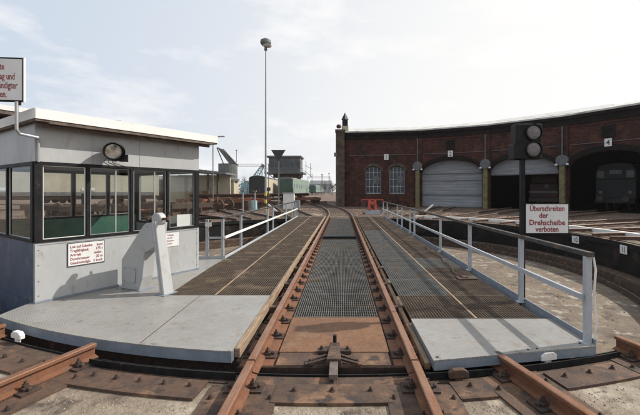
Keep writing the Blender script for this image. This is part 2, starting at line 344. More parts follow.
# ------------------------------------------------------------ turntable bridge
br = thing('turntable_bridge', (0, C.y, -1.45), 'turntable bridge with rusty rails between grey plate and grating walkways', 'turntable')
Y0, Y1 = 3.37, 21.74
for sx in (-1, 1):
    g = MB(); g.box(sx * .62 - .01, sx * .62 + .01, Y0 + .02, Y1 - .02, -.95, -.19)
    g.box(sx * .62 - .12, sx * .62 + .12, Y0 + .02, Y1 - .02, -.189, -.165); g.box(sx * .62 - .12, sx * .62 + .12, Y0 + .02, Y1 - .02, -.975, -.951)
    for i in range(19):
        y = Y0 + .3 + i * .98
        g.box(sx * .62 + (.0105 if sx > 0 else -.12), sx * .62 + (.12 if sx > 0 else -.0105), y, y + .012, -.9505, -.1895)
    g.build('main_girder', 'dark_rust', br)
cb = None
for i in range(14):
    y = 4.9 + i * 1.22; xl = -2.6; q = MB()
    q.box(-2.55, -.76, y - .04, y + .04, -.28, -.062); q.box(.76, 2.5, y - .04, y + .04, -.28, -.062); q.box(-.605, .605, y - .03, y + .03, -.30, -.175)
    q.build('cross_beam', 'dark_rust', br)
for sx in (-1, 1):
    q = MB(); x = 2.53 * sx; q.box(x - .04, x + .04, 4.1 if sx > 0 else 8.0, Y1 - .6, -.24, -.062); q.build('outer_beam', 'deck_side', br)
# end beams closing the bridge at both ends, between the rails
for y in (Y0, Y1 - .012): MB().box(-.93, .93, y - .003, y + .012, -.60, -.146).build('end_plate', 'clip_iron', br)  # black colour stands in for the darkness of the pit gap
# rails with their clips
for sx in (-1, 1):
    rl = rail_mb((sx * .7515, 3.225, 0), (sx * .7515, Y1 + .02, 0)).build('rail', ['rust_rail', 'rail_head'], br)
    MB().box(sx * .7515 - .16, sx * .7515 + .16, Y0 + .02, Y1 - .02, -.163, -.1415).build('rail_bed_plate', 'rust_rail', br)
    for i in range(39):
        y = 3.6 + i * .465
        clip_mb((sx * .7515, y, -.1413), (-sx, 0, 0), (0, 1, 0)).build('rail_clip', 'clip_iron', rl)
        if i < 12: clip_mb((sx * .7515, y, -.1413), (sx, 0, 0), (0, 1, 0)).build('rail_clip', 'clip_iron', rl)
# middle plates and gratings between the rails
b = MB(); b.box(-.56, .56, Y0 + .014, 3.645, -.162, -.134); b.build('end_tread_plate', 'rust_plate', br)
b = MB(); b.box(-.575, .575, 3.66, 4.66, -.16, -.130)
b.build('tread_plate', 'rust_chequer', br, bevel=.003)
def grating(x0, x1, y0, y1, z, m, px=.034, py=.034, d=.03, bt=.005, ct=.004, name='grating_panel', cross_low=.006):
    b = MB(); nx = max(2, round((x1 - x0 - .01) / px)); ny = max(1, round((y1 - y0 - .01) / py))
    for i in range(nx + 1):
        x = x0 + .004 + (x1 - x0 - .008) * i / nx; b.box(x - bt / 2, x + bt / 2, y0 + .003, y1 - .003, z - d, z)
    for j in range(ny + 1):
        y = y0 + .006 + (y1 - y0 - .012) * j / ny; b.box(x0 + .0035, x1 - .0035, y - ct / 2, y + ct / 2, z - d + .002, z - (.0 if False else cross_low * .3))
    b.slot(1); e = .006
    b.box(x0 + .0005, x1 - .0005, y0 - .0, y0 + .0028, z - d - .001, z + .0012); b.box(x0 + .0005, x1 - .0005, y1 - .0028, y1, z - d - .001, z + .0012)
    return b.build(name, [m, m + '_rim' if (m + '_rim') in M else m], br)
mat('grate_brown_rim', (.30, .25, .20), None, 5, .7, .2); mat('grate_grey_rim', (.30, .30, .28), None, 5, .6, .1)
y = 4.68
while y < 12.1:
    grating(-.56, .56, y, y + 1.03, -.13, 'grate_grey', .03, .10); y += 1.045
y = 13.5
while y < 20.6:
    grating(-.56, .56, y, y + 1.10, -.13, 'grate_grey', .04, .14); y += 1.115
MB().box(-.56, .56, 21.2, Y1 - .02, -.16, -.135).build('end_tread_plate', 'rust_plate', br)
MB().box(-.56, .56, 12.07, 12.1, -.2, -.118).build('pivot_gap_edge', 'dark_rust', br)
MB().box(-.575, .575, 12.11, 13.44, -.16, -.128).build('pivot_gap_plate', 'black_paint', br)  # flush black plate stands in for a dark gap over the pivot
MB().box(-.59, .59, 12.35, 12.55, -.1275, -.055).build('pivot_gap_bar', 'black_paint', br)  # raised black bar gives the painted gap some depth
# side walkways: left
b = MB(); arc = []
for i in range(25):
    X = -.985 - (4.2 - .985) * i / 24; arc.append(Vector((X, C.y - sqrt(9.22 ** 2 - X * X), 0)))
CA, CB_ = Vector((-4.13, 4.80, 0)), Vector((-2.76, 6.95, 0))
cu = (CB_ - CA).normalized(); cn = Vector((cu.y, -cu.x, 0)); CL = (CB_ - CA).length; CW = 2.3
CD, CE = CA - cn * CW, CB_ - cn * CW
poly = [Vector((-.985, 5.2, 0))] + arc + [CA + cu * .01 - cn * .14, CA + cu * .01 - cn * .2, CE - cn * .1 + cu * .9, CB_ + cu * 1.0 - cn * .2, Vector((-3.0, 8.05, 0)), Vector((-2.64, 8.05, 0)), Vector((-2.52, 5.2, 0))]
b.prism([p + Vector((0, 0, -.012)) for p in poly], (0, 0, .012)); b.build('deck_plate', 'deck_chequer', br)
b = MB()    # curved skirt under the plate
for i in range(24):
    p, q = arc[i], arc[i + 1]
    def off(v, r): d = (v - C); d.z = 0; return C + d.normalized() * r
    pi_, qi = off(p, 9.205), off(q, 9.205); po, qo = off(p, 9.217), off(q, 9.217); z0, z1 = Vector((0, 0, -.115)), Vector((0, 0, -.0125))
    b.hexa([pi_ + z0, qi + z0, qo + z0, po + z0, pi_ + z1, qi + z1, qo + z1, po + z1])
b.build('skirt_plate', 'deck_side', br)
MB().box(-.997, -.985, 3.42, 5.2, -.115, -.0125).build('skirt_plate', 'deck_side', br)
MB().bar((-3.2, 4.0, -.2), (-3.0, 8.0, -.2), .1, .16).build('outer_beam', 'dark_rust', br)
MB().bar((-4.2, 4.9, -.2), (-5.8, 6.6, -.2), .1, .16).build('outer_beam', 'dark_rust', br)
# cover strip and seams on the left plate
MB().bar((-1.97, 3.56, .0025), (-2.02, 5.19, .0025), .007, .003).build('seam_strip', 'dark_rust', br)
MB().bar((-3.2, 4.15, .0025), (-3.3, 5.4, .0025), .005, .003).build('seam_strip', 'deck_side', br)
curved_bar(MB(), 9.10, 9.13, -.75, -.118, 186, 208.5, 20).build('end_dark_plate', 'clip_iron', br)  # added dark sheet, stands in for the black shade under the left deck
MB().bar((.95, 3.42, -.45), (2.55, 3.80, -.45), .03, .66).build('end_dark_plate', 'clip_iron', br)  # same added dark sheet for the shade under the right deck
# right plate
pr = [Vector((.92, 3.2, 0)), Vector((2.62, 3.5, 0)), Vector((2.62, 4.25, 0)), Vector((.92, 4.25, 0))]
b = MB(); b.prism([p + Vector((0, 0, -.012)) for p in pr], (0, 0, .012)); b.build('deck_plate', 'deck_chequer', br)
b = MB(); b.bar(pr[0] + Vector((.004, .008, -.055)), pr[1] + Vector((-.004, .008, -.055)), .010, .084); b.bar((.93, 3.23, -.055), (.93, 4.25, -.055), .010, .084); b.bar((2.61, 3.52, -.055), (2.61, 4.25, -.055), .010, .084)
b.build('skirt_plate', 'deck_side', br)
for x, y in ((.97, 3.26), (1.9, 3.42), (2.0, 3.44), (2.5, 3.56)):
    MB().lathe((x, y, .0005), [(.013, 0), (.011, .005)], n=8).build('plate_bolt', 'clip_iron', br)
# grating walkways, two columns on each side
def column(x0, x1, ya, yb, cols, ln=1.02):
    y, i = ya, 0
    while y < yb - .3:
        y2 = min(y + ln, yb); grating(x0, x1, y, y2 - .012, -.001, cols[min(i, len(cols) - 1)], .036, .036); y = y2; i += 1
column(-1.795, -.99, 5.215, 21.4, ['grate_brown'])
column(-2.60, -1.825, 5.215, 21.4, ['grate_brown'])
column(.93, 1.705, 4.27, 21.4, ['grate_brown'] + ['grate_grey'] * 9 + ['grate_brown'] * 9, .95)
column(1.735, 2.50, 4.27, 21.4, ['grate_brown', 'grate_brown', 'grate_brown', 'grate_grey', 'grate_brown'], .95)
MB().box(-1.822, -1.798, 5.21, 21.4, -.035, .003).build('divider_strip', 'timber', br)
MB().box(1.708, 1.732, 4.26, 21.4, -.035, .003).build('divider_strip', 'timber', br)
for y0 in (3.46, 6.2, 9.0, 12.5, 16.4):
    y1 = {3.46: 6.19, 6.2: 8.99, 9.0: 12.49, 12.5: 16.39, 16.4: 21.5}[y0]
    MB().box(-.982, -.925, y0, y1, -.10, -.002 - random.random() * .008).build('edge_timber', 'timber', br, bevel=.004)
for y0, y1 in ((3.3, 5.0), (5.02, 8.2), (8.22, 12.4), (12.42, 21.5)):
    MB().box(.865, .918, y0, y1, -.135, -.07).build('edge_timber', 'timber', br, bevel=.004)
for sx, ya in ((-1, 8.05), (1, 3.52)):
    x = sx * (2.62 if sx < 0 else 2.615); q = MB()
    if sx < 0: q.box(x - .03, x + .015, ya, 21.4, -.06, .035)
    else: q.box(x + .0062, x + .022, ya, 21.4, -.09, .055)
    q.build('kerb_strip', 'rail_paint' if sx < 0 else 'deck_side', br)
MB().box(-2.60, -.99, 21.41, 21.6, -.05, -.001).build('end_plank', 'timber', br)
MB().box(.93, 2.50, 21.41, 21.6, -.05, -.001).build('end_plank', 'timber', br)
# ------------------------------------------------------------ turntable pivot
t = thing('pivot_pedestal', (0, C.y, -1.45), 'dark round pivot pedestal under the middle of the bridge', 'pedestal')
MB().lathe((0, C.y, -1.445), [(1.0, 0), (1.0, .2), (.6, .3), (.45, .42)], n=28).build('pedestal_base', 'pit_wall', t)
# ------------------------------------------------------------ approach rails, plates, bolts
GR_R = 'rails of the tracks that meet the pit edge'
def bolt_mb(p):
    k_ = random.uniform(.75, .95); h_ = random.uniform(.6, 1); b = MB(); b.lathe(p, [(.028 * k_, 0), (.028 * k_, .005)], n=10); b.lathe(Vector(p) + Vector((0, 0, .0052)), [(.018 * k_, 0), (.018 * k_, .018)], n=6); b.lathe(Vector(p) + Vector((0, 0, .0234)), [(.009 * k_, 0), (.009 * k_, .014 * h_)], n=8); return b
def radial_rail(deg, off_, L_,  name='track_rail', clips=6, label='', plate=True):
    a = R(deg); d = Vector((sin(a), cos(a), 0)); s_ = Vector((cos(a), -sin(a), 0))
    def P(r, o_, z=0): q = C + d * r + s_ * o_; return Vector((q.x, q.y, z))
    r0 = RP - .03 if abs(deg - 180) < 10 else RP - .11
    p0, p1 = P(r0, off_), P(r0 + L_, off_); t_ = thing(name, (p0.x, p0.y, GZ), label, 'rail', GR_R)
    rail_mb(p0, p1, h=.14, top=0).build('rail_bar', ['rust_rail', 'rail_head'], t_)
    for i in range(clips):
        r = r0 + .2 + i * .43
        for sg in (-1, 1): clip_mb(P(r, off_, -.143), s_ * sg, d).build('rail_clip', 'clip_iron', t_)
    if plate:
        q = MB(); w0, w1 = off_ - .30, off_ + .30
        q.hexa([P(r0 + .14, w0, GZ), P(r0 + .14, w1, GZ), P(r0 + L_ * .8, w1, GZ), P(r0 + L_ * .8, w0, GZ), P(r0 + .14, w0, -.145), P(r0 + .14, w1, -.145), P(r0 + L_ * .8, w1, -.145), P(r0 + L_ * .8, w0, -.145)])
        q.build('bed_plate', 'rust_plate', t_)
        for i in range(max(2, clips // 1)):
            for sg in (-1, 1):
                bolt_mb(P(r0 + .34 + i * .5, off_ + sg * .245, -.1448)).build('bolt', 'clip_iron', t_)
    return t_
radial_rail(180, .7515, 4.4, clips=7, label='left rusty rail of the near track, leading off the bridge at bottom centre')
radial_rail(180, -.7515, 4.4, clips=7, label='right rusty rail of the near track, leading off the bridge at bottom centre')
radial_rail(199.9, -.7515, 3.5, clips=5, label='rusty rail ending at the pit under the left chequer plate, nearest the left bottom corner')
radial_rail(199.9, .7515, 3.5, clips=5, label='rusty rail end poking in at the left edge below the cabin')
radial_rail(165.6, .7515, 3.5, clips=5, label='dark rail ending at the pit just under the right chequer plate')
radial_rail(165.6, -.7515, 3.5, clips=5, label='rail end at the far right beside the black edge angle')
# bolted plates round the rim between the rails
def rim_plate(a0, a1, r0=RP + .115, r1=RP + .385, z=-.139, n=8, nb=4, label=''):
    t_ = thing('rim_plate', pol((r0 + r1) / 2, (a0 + a1) / 2, GZ), label, 'steel plate', 'bolted plates round the pit rim')
    b_ = MB(); curved_bar(b_, r0, r1, GZ + .006, z, a0, a1, n); b_.build('plate', 'rust_plate', t_)
    for i in range(nb):
        bolt_mb(pol(r0 + .1, a0 + (a1 - a0) * (i + .5) / nb, z + .0002)).build('bolt', 'clip_iron', t_)
rim_plate(177.1, 182.9, nb=3, label='rusty bolted plate between the two near rails')
rim_plate(186.7, 193.9, nb=5, label='rusty bolted plate left of the near track, below the left deck')
rim_plate(197.9, 202.9, nb=3, label='rusty bolted plate between the rails of the left track')
rim_plate(206.9, 214, nb=4, label='rusty bolted plate beyond the left track at the picture edge')
rim_plate(171.9, 173.8, nb=1, label='small square rusty plate between the near right rail and the next rail')
rim_plate(163.1, 168.1, nb=3, label='rusty bolted plate at the lower right before the pit')
rim_plate(151, 159.1, nb=4, label='rusty bolted plate at the far lower right')
# white trapezoid blocks on the rim
Z = Vector((0, 0, 1))
def rim_block(x, y, ang, m, label, z=GZ + .0165):
    b_ = MB(); a = R(ang); ux = Vector((cos(a), sin(a), 0)); uy = Vector((-sin(a), cos(a), 0))
    prof = [(-.09, 0), (.09, 0), (.09, .05), (.05, .08), (-.05, .08), (-.09, .05)]
    o_ = Vector((x, y, z)); b_.prism([o_ + ux * p + Vector((0, 0, q)) for p, q in prof], uy * .05); b_.hexa([o_ + ux * p + uy * q + Z * r for r in (GZ + .017 - z, .004) for p, q in ((-.035, .01), (.035, .01), (.035, .04), (-.035, .04))])
    tt = b_.build('stop_block', m, None, bevel=.006); tag(tt, label, 'block', 'blocks on the pit edge'); 
rim_block(-3.56, 3.90, -22, 'white_paint', 'white painted block on the pit edge below the left deck', z=-.10)
rim_block(2.10, 3.40, 13, 'white_paint', 'white painted block on the pit edge under the right railing end', z=-.10)
rim_block(1.13, 3.12, 6, 'rust_plate', 'rusty block on the pit edge under the right deck corner', z=-.125)
# ------------------------------------------------------------ locking bolt
t = thing('locking_bolt', (0, 3.6, -.13), 'black iron locking bolt mechanism between the rails at the bridge end', 'lock')
b = MB(); b.hexa([(-.075, 3.34, -.129), (.085, 3.34, -.129), (.065, 3.66, -.129), (-.055, 3.66, -.129), (-.065, 3.34, -.05), (.075, 3.34, -.05), (.055, 3.66, -.07), (-.045, 3.66, -.07)])
b.build('lock_housing', 'galv' if False else 'dark_rust', t, bevel=.004)
MB().box(-.035, .045, 3.10, 3.38, -.125, -.075).build('bolt_bar', 'bolt_steel', t, bevel=.004)
MB().box(-.17, .18, 3.60, 3.68, -.1295, -.095).build('cross_bracket', 'clip_iron', t, bevel=.004)
MB().box(-.05, .06, 3.68, 3.78, -.1295, -.085).build('rear_block', 'clip_iron', t, bevel=.004)
MB().tube([(.005, 3.79, -.13), (.005, 3.79, -.01)], .02, 10).build('lock_pin', 'black_paint', t)
for sx in (-1, 1):
    q = MB(); q.bar((sx * .07, 3.52, -.1), (sx * .23, 3.44, -.118), .03, .02); q.bar((sx * .07, 3.44, -.1), (sx * .24, 3.38, -.118), .03, .02); q.build('side_arm', 'clip_iron', t)
    q = MB(); q.box(sx * .23 - .045, sx * .23 + .045, 3.375, 3.47, -.1335, -.12); q.lathe((sx * .23, 3.43, -.1195), [(.015, 0), (.015, .025)], n=6); q.build('arm_foot', 'rust_plate', t)
for x in (-.13, .14): bolt_mb((x, 3.645, -.0948)).build('bolt', 'clip_iron', t)
# ------------------------------------------------------------ railings
def railing(name, X, ys, top, mid, label, xo=0):
    t_ = thing(name, (X, ys[0], 0), label, 'railing', 'railings along the bridge')
    for y in ys:
        q = MB(); q.bar((X, y, .0), (X, y, top - .045), .055, .055); q.box(X - .06, X + .045, y - .045, y + .045, .0005, .008); q.build('post', 'rail_paint', t_)
    MB().bar((X, ys[0] - .06, top - .02), (X, ys[-1] + .06, top - .02), .062, .046).build('top_rail', 'rail_top', t_)
    MB().bar((X - .028 * (1 if X > 0 else -1) - (.02 if X > 0 else -.02), ys[0], mid), (X - .028 * (1 if X > 0 else -1) - (.02 if X > 0 else -.02), ys[-1], mid), .035, .055).build('middle_rail', 'rail_paint' if X > 0 else 'white_paint', t_)
    return t_
rr = railing('railing', 2.585, [3.57, 4.89, 6.85, 8.9, 12.1, 12.85, 14.6, 15.8, 19.3, 21.2], .93, .47, 'long railing on the right side of the bridge, ending at the near right deck corner')
MB().tube([(2.63, 3.55, .90), (2.65, 3.54, .75), (2.64, 3.55, .5), (2.66, 3.54, .2), (2.64, 3.55, .04)], .011, 6).build('rope', 'white_paint', rr)
rl_ = railing('railing', -2.66, [8.05, 9.5, 12.9, 13.9, 17.2, 19.3, 20.4, 21.2], .95, .48, 'long railing on the left side of the bridge, starting beside the cabin')
# the return to the cabin
q = MB(); q.bar((-3.0, 8.0, 0), (-3.0, 8.0, .9), .06, .05); q.build('post', 'rail_paint', rl_)
MB().bar((-2.70, 8.02, .935), (-3.5, 7.85, .935), .062, .046).build('top_rail', 'black_paint', rl_)
MB().bar((-2.69, 8.02, .48), (-3.0, 8.0, .48), .03, .04).build('middle_rail', 'rail_paint', rl_)
MB().bar((-2.6, 8.04, .03), (-3.4, 7.95, .03), .02, .06).build('kick_plate', 'rail_paint', rl_)
MB().box(-3.03, -2.88, 7.955, 7.968, .74, .84).build('small_plate', 'white_paint', rl_)
# ------------------------------------------------------------ signal with two lamps
t = thing('signal', (2.65, 5.0, 0), 'black two-lamp signal on a square post beside the right railing', 'signal')
MB().box(2.40, 2.70, 5.016, 5.03, -.22, -.10).build('bracket', 'black_paint', t)
MB().bar((2.648, 4.98, -.3), (2.648, 4.98, 2.02), .056, .056).build('signal_post', 'black_paint', t)
b = MB(); b.box(2.535, 2.905, 4.93, 5.10, 2.0, 2.50); b.box(2.505, 2.725, 4.925, 5.11, 2.0, 2.22); b.build('lamp_housing', 'black_paint', t, bevel=.01)
for z in (2.375, 2.135):
    ho = MB(); ho.lathe((2.78, 4.93, z), [(.112, 0), (.112, -.0), (.118, .03), (.104, .03)], axis=(0, -1, 0), n=28, cap=False); hs_ = ho.build('lamp_ring', 'black_paint', t, smooth=True)
    q = MB(); q.lathe((2.78, 4.9295, z), [(.102, .001), (.095, .014), (.07, .024), (.03, .03), (.001, .031)], axis=(0, -1, 0), n=28); q.build('lens', 'lens_glass', hs_, smooth=True)
t = thing('warning_sign', (2.97, 4.96, .93), 'white sign with red German writing fixed to the signal post above the railing', 'sign')
MB().box(2.67, 3.285, 4.945, 4.958, .945, 1.375).build('sign_board', 'black_paint', t)
MB().box(2.681, 3.274, 4.938, 4.9445, .957, 1.363).build('sign_face', 'sign_white', t)
for zz, txt, wx in ((1.268, 'Überschreiten', .79), (1.170, 'der', .85), (1.070, 'Drehscheibe', .92), (.976, 'verboten', .82)):
    lettering([txt], .108, (2.977 - (0 if txt != 'der' else .05), 4.9375, zz), (1, 0, 0), (0, 0, 1), 'sign_red', t, align='CENTER', sx=wx, bold=.0022)
# hose and loose plate on the right walkway
q = MB(); pts = [(2.38, 9.6, .015), (2.3, 9.0, .05), (2.36, 8.5, .02), (2.37, 8.0, .02), (2.3, 7.4, .03), (2.24, 6.9, .02), (2.2, 6.5, .02), (2.2, 6.25, .045)]
sm = []
for i in range(len(pts) - 1):
    for k in range(5):
        a_ = k / 5; sm.append(Vector(pts[i]).lerp(Vector(pts[i + 1]), a_) + Vector((.02 * sin(i * 3 + a_ * pi), 0, 0)))
q.tube(sm + [Vector(pts[-1])], .012, 8); tag(q.build('cable', 'rust_plate'), 'brown cable lying along the right walkway by the railing', 'cable')
q = MB(); q.box(2.12, 2.46, 6.1, 6.32, .002, .02); q.box(2.2, 2.3, 6.14, 6.26, .0205, .04); tag(q.build('cover_plate', 'dark_rust', bevel=.004), 'dark iron cover plate at the end of the brown cable', 'plate')
# ------------------------------------------------------------ control cabin
cab = thing('control_cabin', (CA.x, CA.y, 0), 'grey painted control cabin with black framed windows and flat white-edged roof', 'cabin')
Z = Vector((0, 0, 1))
def W(p0, p1, z0, z1, th, out_):      # wall slab between two points; out_ = outward normal
    p0, p1 = Vector(p0), Vector(p1); b_ = MB(); i = -Vector(out_) * th
    return b_.hexa([p0 + Z * z0, p1 + Z * z0, p1 + i + Z * z0, p0 + i + Z * z0, p0 + Z * z1, p1 + Z * z1, p1 + i + Z * z1, p0 + i + Z * z1])
SL, WT, RT = .83, 1.96, 2.48
sides = {'side': (CA, CB_, cn), 'near': (CD, CA, -cu), 'back': (CE, CD, -cn), 'far': (CB_, CE, cu)}
MB().prism([p + Z * .003 for p in (CA - cn * .02 + cu * .02, CB_ - cn * .02 - cu * .02, CE + cn * .02 - cu * .02, CD + cn * .02 + cu * .02)], (0, 0, .03)).build('floor', 'inner_grey', cab)
TH = .05
def shrink(a, b_, s0, s1):
    d = (b_ - a).normalized(); return a + d * s0, b_ - d * s1
for k, (p0, p1, n_) in sides.items():
    s = 0 if k in ('side', 'back') else TH + .001
    a, c_ = shrink(p0, p1, s, s)
    lowm = {'side': 'cabin_wall', 'near': 'cabin_shade_blue', 'back': 'green_panel', 'far': 'cabin_wall'}[k]  # near wall gets the painted shade colour
    top_low = SL if k != 'back' else 1.0
    lw = W(a, c_, .002, top_low - .001, TH, n_).build('lower_wall', lowm, cab)
    W(a, c_, WT, RT, TH, n_).build('upper_wall', 'cabin_wall', cab)
    Ln = (c_ - a).length; d = (c_ - a).normalized(); cnt = 4 if k in ('side', 'back') else 2
    # window band: black sill, head and posts
    o_ = n_ * .012
    W(a + o_, c_ + o_, top_low, top_low + .04, TH + .012, n_).build('window_sill', 'black_paint', cab)
    W(a + o_, c_ + o_, WT - .05, WT - .001, TH + .012, n_).build('window_head', 'black_paint', cab)
    for i in range(cnt + 1):
        wd = .045 if 0 < i < cnt else .085
        x = min(max(Ln * i / cnt - wd / 2, 0), Ln - wd)
        W(a + d * x + o_, a + d * (x + wd) + o_, top_low + .0405, WT - .0505, TH + .012, n_).build('window_post', 'black_paint', cab)
        if i < cnt:
            x0, x1 = Ln * i / cnt + (.034 if i == 0 or True else .036), Ln * (i + 1) / cnt - .034
            if i == 0: x0 = .09
            if i == cnt - 1: x1 = Ln - .09
            wf = MB(); e = .009; z0, z1 = top_low + .042, WT - .052
            for (u0, u1, v0, v1) in ((x0, x1, z0, z0 + e), (x0, x1, z1 - e, z1), (x0, x0 + e, z0 + e, z1 - e), (x1 - e, x1, z0 + e, z1 - e)):
                q = W(a + d * u0 - n_ * .012, a + d * u1 - n_ * .012, v0, v1, .02, n_); wf.add(q.v, q.f)
            if i in (1, 2) and k == 'side':
                um = x0 + (x1 - x0) * .62; q = W(a + d * um - n_ * .012, a + d * (um + .018) - n_ * .012, z0 + e, z1 - e, .02, n_); wf.add(q.v, q.f)
            fo = wf.build('window', 'white_paint' if (k == 'side' and i == 0) else 'galv', cab)
            W(a + d * (x0 + e + .001) - n_ * .02, a + d * (x1 - e - .001) - n_ * .02, z0 + e + .001, z1 - e - .001, .004, n_).build('pane', 'pane_glass', fo)
# corner trim on the lit side wall
for p, dd in ((CA, cu), (CB_, -cu)):
    W(p + cn * .003 + dd * .002, p + cn * .003 + dd * .05, .02, SL - .003, .003, cn).build('corner_strip', 'cabin_wall', cab)
W(CA + cn * .014, CB_ + cn * .014, .003, .03, .012, cn).build('base_strip', 'deck_side', cab)
for t_ in (.62,): W(CA + cu * CL * t_ + cn * .004, CA + cu * (CL * t_ + .008) + cn * .004, .03, SL - .003, .003, cn).build('panel_joint', 'galv', cab)
for t_ in (.55,): W(CA + cu * CL * t_ + cn * .004, CA + cu * (CL * t_ + .008) + cn * .004, WT + .01, RT - .01, .003, cn).build('panel_joint', 'galv', cab)
for u_ in (.04, .62 * CL - .03, .62 * CL + .04, CL - .05):
    for z_ in (.10, .30, .52, .73):
        if .36 < u_ < .9 and z_ > .4: continue
        MB().lathe(CA + cu * u_ + cn * .0065 + Z * z_, [(.007, 0), (.006, .003)], axis=cn, n=6).build('screw', 'dark_rust', cab)
W(CA + cu * .02 + cn * .004, CB_ - cu * .02 + cn * .004, SL - .035, SL - .028, .003, cn).build('panel_joint', 'inner_grey', cab)
W(CA + cu * CL * .27 + cn * .004, CA + cu * (CL * .27 + .006) + cn * .004, WT + .01, RT - .01, .003, cn).build('panel_joint', 'galv', cab)
W(CD - cu * .003, CA - cu * .003 + cn * .0, -.62, -.002, .03, -cu).build('under_skirt', 'cabin_shade_blue', cab)  # added skirt, covers the lit pit floor with the same shade colour
# roof
rf = [CA + cn * .25 - cu * .07, CB_ + cn * .25 + cu * .24, CE - cn * .3 + cu * .24, CD - cn * .3 - cu * .07]
ro = MB().prism([p + Z * (RT + .001) for p in rf], (0, 0, .03)).build('roof', 'soffit', cab)
MB().prism([p + Z * (RT + .0315) for p in [rf[0] - cn * .014 + cu * .014, rf[1] - cn * .014 - cu * .014, rf[2] + cn * .014 - cu * .014, rf[3] + cn * .014 + cu * .014]], (0, 0, .10)).build('roof_covering', 'roof_felt', ro)
for (p, q_, n_) in ((rf[0], rf[1], cn), (rf[3], rf[0], -cu), (rf[1], rf[2], cu), (rf[2], rf[3], -cn)):
    W(p + n_ * .012, q_ + n_ * .012, RT + .03, RT + .165, .012, n_).build('fascia', 'white_paint', ro)
W(rf[0] + cn * .002 + cu * .15, rf[1] + cn * .002 - cu * .1, RT - .018, RT + .0, .03, cn).build('drip_board', 'soffit', ro)  # drip board, its dark colour deepens the soffit shadow
W(rf[0] - cn * .10 + cu * .05, rf[1] - cn * .10 - cu * .1, RT - .06, RT - .0005, .04, cn).build('soffit_batten', 'soffit', ro)
q = MB(); c0 = CA + cu * 1.25 - cn * .5; q.obox((c0.x, c0.y, RT + .132), .12, .12, .14, .5); q.obox((c0.x, c0.y, RT + .2725), .18, .18, .02, .5); q.build('roof_vent', 'dark_rust', ro)
# rear raised roof of the cabin
rr2 = [CD + cn * .9 - cu * .25, CD + cn * .9 + cu * 1.6, CD - cn * 1.2 + cu * 1.6, CD - cn * 1.2 - cu * .25]
q = MB().prism([p + Z * (RT + .30) for p in rr2], (0, 0, .09)).build('raised_roof', 'soffit', cab)
W(rr2[0] + cn * .012, rr2[1] + cn * .012, RT + .36, RT + .44, .011, cn).build('fascia', 'white_paint', q)
MB().prism([p + Z * (RT + .1325) for p in [rr2[0] - cn * .2 + cu * .4, rr2[1] - cn * .2 - cu * .2, CE + cn * .1 - cu * .9, CD + cn * .1 + cu * .3]], (0, 0, .166)).build('raised_wall', 'soffit', q)
# interior: desk with levers, chair, cupboard
dk = MB(); c0 = CA + cu * 1.25 - cn * .45; ang = atan2(cu.y, cu.x); dk.obox((c0.x, c0.y, .74), 1.5, .5, .03, ang); dk.obox((c0.x, c0.y, .035), 1.4, .4, .704, ang); dk.build('desk', 'inner_grey', cab)
c0 = CA + cu * 2.2 - cn * .35; MB().obox((c0.x, c0.y, .035), .3, .3, 1.02, ang).build('switch_box', 'grey_paint', cab)
c0 = CA + cu * 1.35 - cn * 1.9; q = MB(); q.obox((c0.x, c0.y, 1.28), .12, .1, .22, ang); q.build('wall_telephone', 'ink', cab)
# small slim rail outside the near wall
q = MB()
g0 = CA - cu * .42 - cn * .62; g1 = CD - cu * .42
for z in (.02, .30, .62): q.bar(g0 + Z * z, g1 + Z * z, .014, .014)
for k in range(3): p = g0.lerp(g1, k / 2.0); q.bar(p + Z * (-.1), p + Z * .63, .016, .016)
q.build('guard_bars', 'deck_side', cab)
# conduit from the sign pole round the eave to the wall
pp = [Vector((-4.10, 4.50, 2.7)), Vector((-4.10, 4.50, 2.34)), Vector((-4.09, 4.53, 2.29)), Vector((-4.02, 4.72, 2.27)), CA + cn * .03 + cu * .02 + Z * 2.27]
MB().tube(pp, .019, 8).build('sign_pole', 'galv', cab)
MB().tube([CA + cn * .03 + cu * .03 + Z * 2.27, CA + cn * .03 + cu * .03 + Z * 1.95], .016, 8).build('conduit', 'galv', cab)
# board on the pole
t = thing('notice_board', (-4.5, 4.5, 2.71), 'white notice board with red writing on a pole above the cabin corner', 'sign')
bx = Vector((1, .10, 0)).normalized(); bn = Vector((bx.y, -bx.x, 0)); bl = Vector((-5.02, 4.42, 0)); brr = Vector((-4.035, 4.52, 0))
bl = brr - bx * 1.0
W(bl, brr, 2.70, 3.27, .022, bn).build('sign_board', 'black_paint', t)
W(bl + bx * .012 + bn * .003, brr - bx * .014 + bn * .003, 2.722, 3.25, .0025, bn).build('sign_face', 'sign_white', t)
W(brr + bn * .0035 - bx * .002 + bx * .003, brr + bx * .013 + bn * .0035, 2.70, 3.272, .028, bn).build('lit_edge_strip', 'white_paint', t)  # white strip paints in the sunlit side edge of the board
MB().obox((-4.10, 4.525, 2.66), .05, .03, .039, 0).build('bracket', 'dark_rust', t)
for zz, txt, ex in ((3.11, 'bitte', .20), (2.985, 'Auftrag und', .075), (2.87, 'verständigter', .045), (2.755, 'warten.', .17)):
    lettering([txt], .122, brr - bx * (ex + .02) + bn * .0036 + Z * zz, bx, Z, 'sign_red', t, align='RIGHT', sx=.56, bold=.0012)
